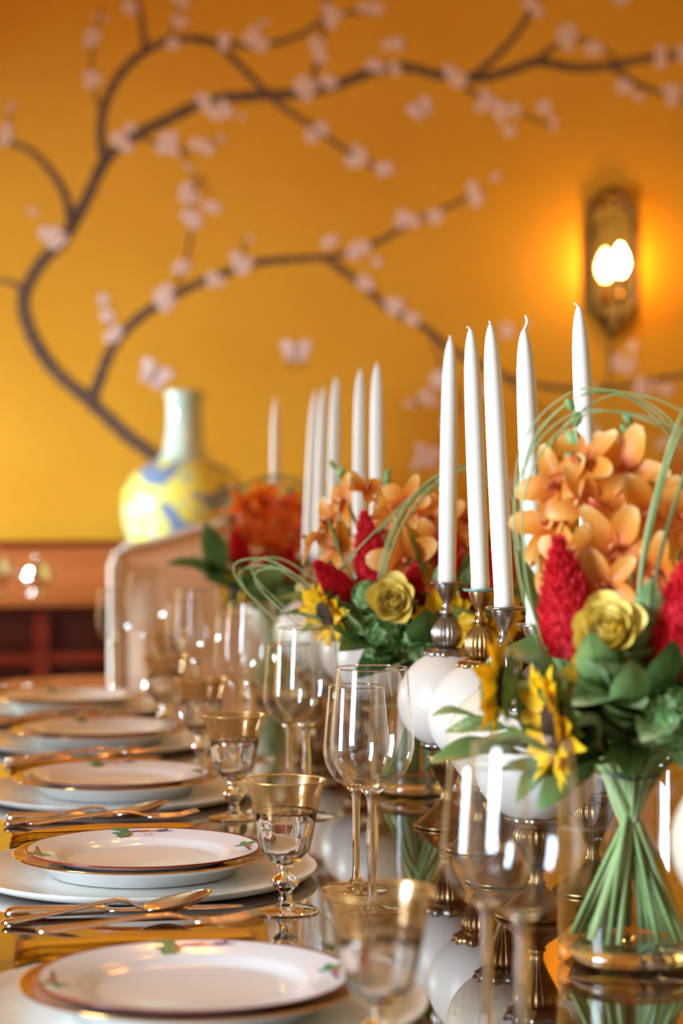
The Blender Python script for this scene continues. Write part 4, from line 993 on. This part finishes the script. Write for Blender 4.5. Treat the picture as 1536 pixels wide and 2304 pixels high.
class Bouquet:
    def __init__(s, x, y, word, seed, deep=False):
        s.x, s.y, s.word, s.rnd, s.deep = x, y, word, random.Random(seed), deep
        s.n = 0; s.turn = Matrix.Rotation(-math.atan2(x, y), 3, 'Z')   # arrangements face the near table corner
    def base(s, name, label, cat, group, hx, hy):
        """root at the foot of the stem on the vase floor; returns (root, neck point, foot point) in local space"""
        a = math.atan2(hy, hx)-math.atan2(s.x, s.y)+PI+s.rnd.uniform(-0.5, 0.5); rf = s.rnd.uniform(0.030, 0.049)
        fx, fy = s.x+rf*math.cos(a), s.y+rf*math.sin(a)
        t = thing(name, (fx, fy, TZ+0.022), label, cat, group)
        a2 = a+PI; rb = s.rnd.uniform(0.006, 0.022)
        neck = (s.x+rb*math.cos(a2)-fx, s.y+rb*math.sin(a2)-fy, BIND-0.022)
        s.f = (fx, fy)
        return t, neck, (0, 0, 0)
    def loc(s, p):
        v = s.turn @ Vector(p); return (s.x+v.x-s.f[0], s.y+v.y-s.f[1], v.z-0.022)
    def dr(s, d): return s.turn @ Vector(d)
    def g(s, k): return '%s of the %s bouquet' % (k, s.word)
    def rose(s, p, d, where, sc_=1.0):
        t, nk, ft = s.base('yellow_rose', 'yellow rose %s' % where, 'rose', s.g('roses'), p[0], p[1])
        d = s.dr(d); h = s.loc(p); M = frame(h, d, s.rnd.random()*6) @ Matrix.Scale(sc_, 4)
        b = put('bloom', ROSE, t, M); put('sepals', SEP, b, None)
        stem_part(t, Vector(h)-Vector(d).normalized()*0.006, d, nk, ft, 0.0036)
    def sun(s, p, d, where, sc_=1.0):
        t, nk, ft = s.base('sunflower', 'sunflower %s' % where, 'sunflower', s.g('sunflowers'), p[0], p[1])
        d = s.dr(d); h = s.loc(p); M = frame(h, d, s.rnd.random()*6) @ Matrix.Scale(sc_, 4)
        hd = put('flower_head', SUN[1], t, M); put('ray_petals', SUN[0], hd); put('bracts', SUN[2], hd)
        stem_part(t, Vector(h)-Vector(d).normalized()*0.012, d, nk, ft, 0.0050)
    def plume(s, p, d, k, where, sc_=1.0):
        t, nk, ft = s.base('cockscomb_plume', 'feathery red cockscomb plume %s' % where, 'cockscomb', s.g('cockscombs'), p[0], p[1])
        d = s.dr(d); h = s.loc(p); put('plume', PLU[k], t, frame(h, d, s.rnd.random()*6) @ Matrix.Scale(sc_, 4))
        stem_part(t, h, d, nk, ft, 0.0046)
    def hyd(s, p, d, k, where, sc_=1.0):
        t, nk, ft = s.base('green_hydrangea', 'pale green hydrangea head %s' % where, 'hydrangea', s.g('green hydrangeas'), p[0], p[1])
        d = s.dr(d); h = s.loc(p); put('floret_head', HYD[k], t, frame(h, d, s.rnd.random()*6) @ Matrix.Scale(sc_, 4))
        stem_part(t, h, d, nk, ft, 0.0042)
    def orchid(s, tip, blooms, where, buds=3, sc_=1.0):
        """spray: stem up to the tip, blossoms (position, direction) along it"""
        t, nk, ft = s.base('orchid_spray', 'orange orchid spray %s' % where, 'orchid', s.g('orchid sprays'), tip[0], tip[1])
        top = Vector(s.loc(tip)); n = Vector(nk)
        mid = n*0.45+top*0.55+Vector((0, 0, 0.01))
        P = smooth_path([Vector(ft), n, mid, top], 6)
        m = MB(); m.tube(P, [0.0028]*8+[0.0028-0.0016*k/(len(P)-9) for k in range(len(P)-8)], 7); m.build('stem', 'stem', t)
        for (p, d) in blooms:
            h = Vector(s.loc(p)); pool = ORC_SHADE if s.deep else ORC
            d = s.dr(d).normalized()+Vector((s.rnd.uniform(-.45, .45), s.rnd.uniform(-.2, .3), s.rnd.uniform(-.35, .5)))
            b = put('blossom', s.rnd.choice(pool), t, frame(h, d, s.rnd.uniform(-0.8, 0.8)) @ Matrix.Scale(sc_*s.rnd.uniform(0.92, 1.1), 4)); put('lip', LIP, b)
            q = min(P, key=lambda w_: (w_-h).length + 0.6*max(0, w_.z-h.z+0.004))
            m = MB(); m.tube([q, (q+h)*0.5-Vector((0, 0, 0.002)), h-Vector(d).normalized()*0.001], 0.0011, 5); m.build('pedicel', 'stem', t)
        for k in range(buds):
            q = P[-1-k] if k else P[-1]; a = s.rnd.random()*6
            d = Vector((math.cos(a), math.sin(a), 1.2)); put('bud', BUD, t, frame(q, d) @ Matrix.Scale(0.85+0.2*k, 4))
    def sprig(s, tip, kind, n, where, sc_=1.0, spread=1.0):
        t, nk, ft = s.base('foliage_sprig', '%s %s' % ({'broad': 'mid green broad-leaved sprig', 'dark': 'dark green broad-leaved sprig', 'pale': 'variegated pale green sprig'}[kind], where), 'foliage', s.g('foliage sprigs'), tip[0], tip[1])
        top = Vector(s.loc(tip)); n0 = Vector(nk); mid = n0*0.5+top*0.5+Vector((0, 0, 0.012))
        top.z += 0.02
        P = smooth_path([Vector(ft), n0, mid, top], 6)
        m = MB(); m.tube(P, [0.0024]*8+[0.0024-0.0016*k/(len(P)-9) for k in range(len(P)-8)], 6); m.build('stem', 'stem_dark', t)
        td = (P[-1]-P[-4]).normalized()
        for k in range(n):
            u = k/max(1, n-1); q = P[int(len(P)-1-(1-u)*7)]
            if k == n-1: d = td
            else:
                a = k*2.4+s.rnd.random()
                sd = td.cross(Vector((math.cos(a), math.sin(a), 0.3))).normalized()
                d = (td*0.6+sd*spread*0.8+Vector((0, 0, 0.42))).normalized()
            up = Vector((s.rnd.uniform(-.3, .3), s.rnd.uniform(-.5, .1), 1))
            x = d.cross(up).normalized(); z = x.cross(d)
            R = Matrix((x, d, z)).transposed().to_4x4()
            put('leaf', s.rnd.choice(LEAF[kind]), t, Matrix.Translation(q) @ R @ Matrix.Scale(sc_*s.rnd.uniform(0.85, 1.1), 4))
    def loop(s, pts, where, n=3, r=0.0011):
        """bear grass bent over in an arch; pts from the neck to the tip"""
        for k in range(n):
            dx, dy, dz = s.rnd.uniform(-.006, .006), s.rnd.uniform(-.012, .012), s.rnd.uniform(-.010, .010)
            t, nk, ft = s.base('grass_blade', 'thin arching blade of bear grass %s' % where, 'grass blade', s.g('grass blades')+', '+where, pts[0][0], pts[0][1])
            P = [Vector(ft), Vector(nk)]+[Vector(s.loc((p[0]+dx*(1+0.5*i), p[1]+dy, p[2]+dz*(i > 0)))) for i, p in enumerate(pts)]
            S = smooth_path(P, 8); m = MB()
            m.tube(S, [r]*(len(S)-6)+[r*(1-0.13*k2) for k2 in range(6)], 6); m.build('blade', 'grass', t)
    def vase(s, label):
        t = thing('flower_vase', (s.x, s.y, TZ), label, 'vase', 'clear glass flower vases')
        R, H = 0.058, 0.158
        m = MB(); m.lathe([(R-0.001, 0.018), (R, 0.03), (R, H-0.002), (R+0.0008, H), (R-0.0015, H+0.0006), (R-0.003, H-0.002), (R-0.003, 0.150)], 56); m.build('wall', 'glass', t)
        m = MB(); m.lathe([(0, 0), (R-0.006, 0), (R-0.001, 0.004), (R, 0.010), (R-0.001, 0.018), (R-0.006, 0.020), (0, 0.019)], 56); m.build('thick_base', 'glass', t)
        m = MB(); m.lathe([(0, 0.004), (R-0.012, 0.005), (R-0.008, 0.011), (R-0.014, 0.016), (0, 0.0165)], 48); m.build('base_lens', 'glass_solid', t)
        m = MB(); m.lathe([(0, 0.0212), (R-0.0035, 0.0212), (R-0.0035, 0.105), (R-0.003, 0.1065), (0, 0.105)], 48); m.build('water', 'water_thin', t)
        m = MB()
        pts = [(0.021*math.cos(2*PI*k/24), 0.021*math.sin(2*PI*k/24), BIND+0.001*math.sin(k)) for k in range(25)]
        m.tube(pts, 0.0022, 6, cap=False); m.build('stem_tie', 'tie', t)

# ------------------------------------------------------------------ nearest bouquet
b = Bouquet(0.503, 1.650, 'nearest', 11)
b.vase('clear cylindrical glass vase of cut stems under the nearest bouquet')
F = (-0.25, -1, 0.15)
b.orchid((-0.045, -0.01, 0.435), [((-0.058, -0.02, 0.375), (-0.4, -1, 0.2)), ((-0.030, -0.03, 0.362), (0.2, -1, 0.25)), ((-0.062, -0.01, 0.345), (-0.7, -0.8, 0.0)), ((-0.040, -0.02, 0.392), (-0.1, -0.8, 0.8))], 'rising highest on the left of the nearest bouquet', 5, 1.05)
b.orchid((0.000, 0.01, 0.425), [((-0.006, -0.02, 0.388), (0.0, -1, 0.4)), ((0.012, -0.03, 0.355), (0.1, -1, 0.1)), ((-0.012, -0.04, 0.330), (-0.2, -1, 0.1)), ((0.030, -0.01, 0.375), (0.6, -0.8, 0.3))], 'at the crown centre of the nearest bouquet', 2, 1.1)
b.orchid((0.050, 0.01, 0.395), [((0.042, -0.03, 0.352), (0.2, -1, 0.2)), ((0.060, -0.02, 0.332), (0.6, -0.8, 0.1)), ((0.020, -0.05, 0.312), (-0.1, -1, 0.0)), ((0.035, -0.045, 0.288), (0.1, -1, -0.1))], 'on the right of the nearest bouquet', 2, 1.0)
b.orchid((-0.030, 0.02, 0.365), [((-0.045, -0.03, 0.318), (-0.5, -0.9, 0.0)), ((-0.020, -0.045, 0.300), (0.0, -1, 0.0)), ((-0.066, -0.005, 0.322), (-1, -0.4, 0.1))], 'low on the left of the nearest bouquet', 0, 1.0)
b.plume((-0.045, -0.035, 0.248), (-0.12, -0.25, 1), 0, 'left of the rose in the nearest bouquet', 1.0)
b.plume((0.036, -0.060, 0.236), (0.12, -0.25, 1), 1, 'right of the rose in the nearest bouquet', 1.15)
b.plume((0.062, 0.03, 0.285), (0.3, 0.1, 1), 2, 'at the right edge behind the nearest bouquet', 1.1)
b.rose((-0.016, -0.075, 0.262), (-0.15, -0.9, 0.5), 'between two red plumes of the nearest bouquet', 1.15)
b.rose((-0.030, -0.060, 0.228), (-0.4, -0.9, 0.3), 'peeking low between leaves of the nearest bouquet', 0.8)
b.sun((-0.098, -0.070, 0.224), (-0.98, 0.10, 0.05), 'facing left on the flank of the nearest bouquet', 0.95)
b.sun((-0.056, -0.098, 0.198), (-0.92, -0.38, -0.12), 'drooping at the front of the nearest bouquet', 1.1)
for (p, k, n, wh, s_, sp) in (
    ((-0.118, -0.045, 0.178), 'pale', 6, 'jutting left over the eggs from the nearest bouquet', 1.0, 0.8),
    ((-0.085, -0.04, 0.150), 'broad', 4, 'low left in the nearest bouquet', 0.9, 0.9),
    ((-0.070, 0.01, 0.240), 'broad', 4, 'upper left in the nearest bouquet', 0.7, 0.6),
    ((-0.02, -0.075, 0.195), 'broad', 9, 'centre front of the nearest bouquet', 0.72, 1.0),
    ((0.02, -0.07, 0.185), 'dark', 7, 'right of centre in the nearest bouquet', 0.68, 1.0),
    ((0.085, -0.02, 0.19), 'broad', 7, 'far right in the nearest bouquet', 0.75, 1.0),
    ((0.00, -0.085, 0.185), 'broad', 8, 'spreading over the rim of the nearest vase', 0.65, 1.1),
    ((0.055, -0.07, 0.175), 'pale', 8, 'right front of the nearest bouquet', 1.1, 1.0),
    ((0.01, -0.07, 0.228), 'pale', 8, 'below the rose of the nearest bouquet', 1.1, 0.9),
    ((-0.04, -0.07, 0.170), 'dark', 6, 'low front left in the nearest bouquet', 0.65, 1.0),
    ((0.07, 0.06, 0.22), 'dark', 5, 'rear right in the nearest bouquet', 1.0, 1.0),
    ((-0.04, 0.07, 0.21), 'dark', 5, 'rear left in the nearest bouquet', 1.0, 1.0),
    ((0.03, -0.09, 0.185), 'pale', 9, 'front centre right of the nearest bouquet', 1.2, 1.1),
    ((-0.015, -0.085, 0.205), 'pale', 8, 'front centre of the nearest bouquet', 1.2, 1.1),
    ((0.075, -0.055, 0.188), 'broad', 9, 'right front of the nearest bouquet beside the red plume', 0.7, 1.0),
    ((0.04, -0.085, 0.178), 'pale', 9, 'lying flat right over the nearest vase rim', 1.1, 1.1),
    ((-0.055, -0.085, 0.155), 'broad', 6, 'lying flat left over the nearest vase rim', 0.8, 1.1),
    ((0.10, -0.05, 0.175), 'dark', 7, 'low at the right edge of the nearest bouquet', 0.75, 1.0),
    ((0.09, 0.02, 0.225), 'broad', 5, 'right of the red plume in the nearest bouquet', 0.9, 0.9)): b.sprig(p, k, n, wh, s_, sp)
b.hyd((0.030, -0.085, 0.205), (0.3, -0.9, 0.4), 1, 'right front of the nearest bouquet', 0.9)
b.loop([(-0.06, -0.01, 0.25), (-0.082, 0, 0.33), (-0.075, 0, 0.405), (-0.03, 0, 0.446), (0.02, 0, 0.436), (0.055, 0, 0.395), (0.075, 0, 0.33)], 'in the high arch over the nearest bouquet', 4, 0.0007)
b.loop([(0.005, -0.07, 0.25), (0.012, -0.08, 0.32), (0.028, -0.075, 0.385), (0.045, -0.06, 0.43)], 'leaning right before the nearest bouquet', 3, 0.0017)
b.loop([(-0.065, -0.04, 0.24), (-0.088, -0.03, 0.31), (-0.084, -0.03, 0.38), (-0.04, -0.02, 0.425), (0.03, -0.01, 0.41), (0.07, 0, 0.36)], 'in the lower arch left of the nearest bouquet', 2, 0.0008)

# ------------------------------------------------------------------ middle bouquet
b = Bouquet(0.521, 2.590, 'middle', 23)
b.vase('clear cylindrical glass vase under the middle bouquet')
b.orchid((-0.100, 0.0, 0.395), [((-0.090, -0.02, 0.355), (-0.5, -0.9, 0.2)), ((-0.105, -0.01, 0.330), (-0.9, -0.6, 0.1)), ((-0.098, -0.02, 0.300), (-0.6, -0.8, 0.0)), ((-0.125, -0.01, 0.308), (-1, -0.3, 0.2))], 'on the left of the middle bouquet', 3, 1.0)
b.orchid((-0.040, 0.01, 0.385), [((-0.062, -0.01, 0.368), (0.0, -0.6, 0.9)), ((-0.030, -0.03, 0.345), (-0.2, -1, 0.3)), ((-0.015, -0.03, 0.355), (0.3, -1, 0.3)), ((-0.045, -0.02, 0.320), (-0.4, -0.9, 0.0))], 'topping the middle bouquet', 4, 1.0)
b.orchid((0.030, 0.01, 0.375), [((0.012, -0.03, 0.338), (0.0, -1, 0.2)), ((0.030, -0.03, 0.330), (0.3, -1, 0.1)), ((0.020, -0.04, 0.305), (0.0, -1, 0.0)), ((0.055, -0.01, 0.335), (0.6, -0.8, 0.2)), ((0.072, 0.0, 0.320), (0.9, -0.5, 0.1))], 'on the right of the middle bouquet behind the tall candles', 3, 1.0)
b.orchid((-0.015, -0.03, 0.325), [((-0.016, -0.066, 0.287), (0.0, -1, 0.1))], 'with one wide open blossom at the front of the middle bouquet', 0, 1.45)
b.plume((-0.052, -0.035, 0.258), (-0.15, -0.2, 1), 0, 'left of the open orchid in the middle bouquet', 0.95)
b.plume((-0.086, -0.045, 0.243), (-0.5, -0.5, 0.6), 2, 'far left in the middle bouquet', 0.85)
b.plume((0.030, -0.035, 0.262), (0.1, -0.2, 1), 1, 'behind the tall candles in the middle bouquet', 0.9)
b.plume((0.066, -0.035, 0.225), (0.25, -0.3, 1), 0, 'right of the tall candles in the middle bouquet', 0.85)
b.plume((-0.010, -0.055, 0.230), (0.1, -0.5, 0.8), 2, 'low at the centre of the middle bouquet', 0.8)
b.rose((-0.030, -0.088, 0.236), (-0.05, -0.95, 0.25), 'fully open at the front of the middle bouquet', 1.25)
b.sun((0.030, -0.085, 0.212), (0.15, -1, 0.1), 'beside the candlesticks in the middle bouquet', 0.95)
b.sun((-0.108, -0.062, 0.222), (-0.75, -0.55, -0.3), 'facing down left in the middle bouquet', 1.0)
b.sun((0.098, -0.04, 0.220), (0.7, -0.7, 0.1), 'right behind the turquoise candlestick in the middle bouquet', 0.8)
b.hyd((-0.045, -0.078, 0.198), (-0.2, -0.9, 0.2), 0, 'below the open rose in the middle bouquet', 1.0)
b.hyd((0.006, -0.085, 0.190), (0.1, -0.9, 0.2), 1, 'below the sunflower in the middle bouquet', 1.0)
b.hyd((-0.060, -0.075, 0.245), (-0.3, -0.8, 0.4), 1, 'left of the open rose in the middle bouquet', 0.7)
for (p, k, n, wh, s_, sp) in (
    ((-0.110, -0.05, 0.190), 'pale', 8, 'low left in the middle bouquet', 0.9, 0.9),
    ((-0.065, -0.085, 0.182), 'pale', 8, 'front left in the middle bouquet', 0.9, 0.9),
    ((-0.045, -0.09, 0.165), 'dark', 5, 'hanging large under the rose of the middle bouquet', 0.9, 0.8),
    ((0.01, -0.09, 0.165), 'dark', 5, 'hanging over the rim of the middle vase', 0.9, 1.0),
    ((0.07, -0.06, 0.185), 'broad', 5, 'low right in the middle bouquet', 0.9, 1.0),
    ((-0.090, -0.03, 0.265), 'broad', 4, 'upper left in the middle bouquet', 0.6, 0.6),
    ((0.00, -0.07, 0.262), 'broad', 4, 'between rose and sunflower in the middle bouquet', 0.55, 0.6),
    ((0.055, -0.07, 0.255), 'broad', 4, 'behind the candlesticks in the middle bouquet', 0.6, 0.7),
    ((-0.12, 0.0, 0.205), 'broad', 5, 'left flank of the middle bouquet', 0.8, 0.9),
    ((0.03, -0.088, 0.245), 'pale', 7, 'right of the open rose in the middle bouquet', 0.8, 0.8),
    ((0.10, 0.02, 0.20), 'dark', 5, 'right flank of the middle bouquet', 0.9, 1.0),
    ((-0.03, 0.08, 0.22), 'dark', 5, 'rear of the middle bouquet', 0.9, 1.0)): b.sprig(p, k, n, wh, s_, sp)
b.loop([(-0.060, -0.05, 0.22), (-0.110, -0.06, 0.242), (-0.165, -0.06, 0.278), (-0.205, -0.05, 0.275), (-0.198, -0.05, 0.250), (-0.150, -0.06, 0.205)], 'looping out left of the middle bouquet', 4, 0.0011)
b.loop([(-0.045, -0.085, 0.25), (-0.030, -0.085, 0.320), (0.005, -0.07, 0.370), (0.050, -0.05, 0.392), (0.090, -0.03, 0.365), (0.105, -0.01, 0.31)], 'in the arch over the right of the middle bouquet', 5, 0.0010)
b.loop([(-0.09, -0.03, 0.23), (-0.112, -0.04, 0.262), (-0.06, -0.05, 0.325), (-0.01, -0.04, 0.372), (0.03, -0.02, 0.385)], 'crossing the orchids of the middle bouquet', 2, 0.001)

# ------------------------------------------------------------------ farthest bouquet
b = Bouquet(0.499, 3.749, 'farthest', 37, deep=True)  # same orchids, coloured with the copy that has shade painted in
b.vase('clear cylindrical glass vase under the farthest bouquet')
b.orchid((-0.03, 0.0, 0.370), [((-0.045, -0.03, 0.335), (-0.3, -1, 0.2)), ((-0.015, -0.03, 0.345), (0.1, -1, 0.3)), ((-0.030, -0.04, 0.310), (-0.1, -1, 0.0)), ((-0.065, -0.02, 0.315), (-0.6, -0.8, 0.1))], 'on the left of the farthest bouquet', 2, 1.15)
b.orchid((0.03, 0.0, 0.365), [((0.020, -0.03, 0.335), (0.0, -1, 0.2)), ((0.045, -0.03, 0.320), (0.4, -1, 0.1)), ((0.010, -0.04, 0.305), (0.0, -1, 0.1)), ((0.030, -0.05, 0.285), (0.1, -1, 0.0))], 'on the right of the farthest bouquet', 2, 1.15)
b.orchid((0.0, -0.02, 0.335), [((-0.045, -0.05, 0.285), (-0.3, -1, 0.0)), ((-0.012, -0.05, 0.280), (0.0, -1, 0.0)), ((0.055, -0.04, 0.290), (0.4, -1, 0.0)), ((0.000, -0.055, 0.262), (0.0, -1, -0.1))], 'at the front of the farthest bouquet', 0, 1.15)
b.plume((-0.052, -0.045, 0.235), (-0.3, -0.4, 1), 2, 'left in the farthest bouquet', 0.9)
b.plume((0.020, -0.05, 0.200), (0.1, -0.5, 1), 1, 'right in the farthest bouquet', 0.9)
b.plume((-0.008, -0.055, 0.195), (-0.1, -0.6, 1), 0, 'centre of the farthest bouquet', 0.75)
b.sun((-0.065, -0.06, 0.195), (-0.7, -0.7, 0.0), 'facing left in the farthest bouquet', 0.9)
b.hyd((-0.030, -0.07, 0.205), (-0.3, -1, 0.2), 0, 'front left of the farthest bouquet', 0.9)
b.hyd((0.022, -0.075, 0.185), (0.0, -1, 0.2), 1, 'front of the farthest bouquet', 1.0)
for (p, k, n, wh, s_, sp) in (
    ((-0.115, -0.04, 0.200), 'dark', 4, 'pointing left in the farthest bouquet', 1.0, 0.6),
    ((-0.05, -0.07, 0.175), 'dark', 5, 'low left in the farthest bouquet', 0.9, 1.0),
    ((0.00, -0.08, 0.170), 'broad', 5, 'low front of the farthest bouquet', 0.9, 1.0),
    ((0.06, -0.06, 0.180), 'dark', 5, 'low right in the farthest bouquet', 0.9, 1.0),
    ((-0.085, -0.02, 0.245), 'broad', 4, 'upper left in the farthest bouquet', 0.7, 0.8),
    ((0.07, -0.02, 0.240), 'broad', 4, 'upper right in the farthest bouquet', 0.7, 0.8)): b.sprig(p, k, n, wh, s_, sp)
b.loop([(-0.06, -0.02, 0.25), (-0.085, -0.02, 0.32), (-0.05, -0.01, 0.37), (0.0, 0, 0.382), (0.05, 0, 0.36), (0.075, 0, 0.30)], 'in the arch over the farthest bouquet', 4, 0.0013)
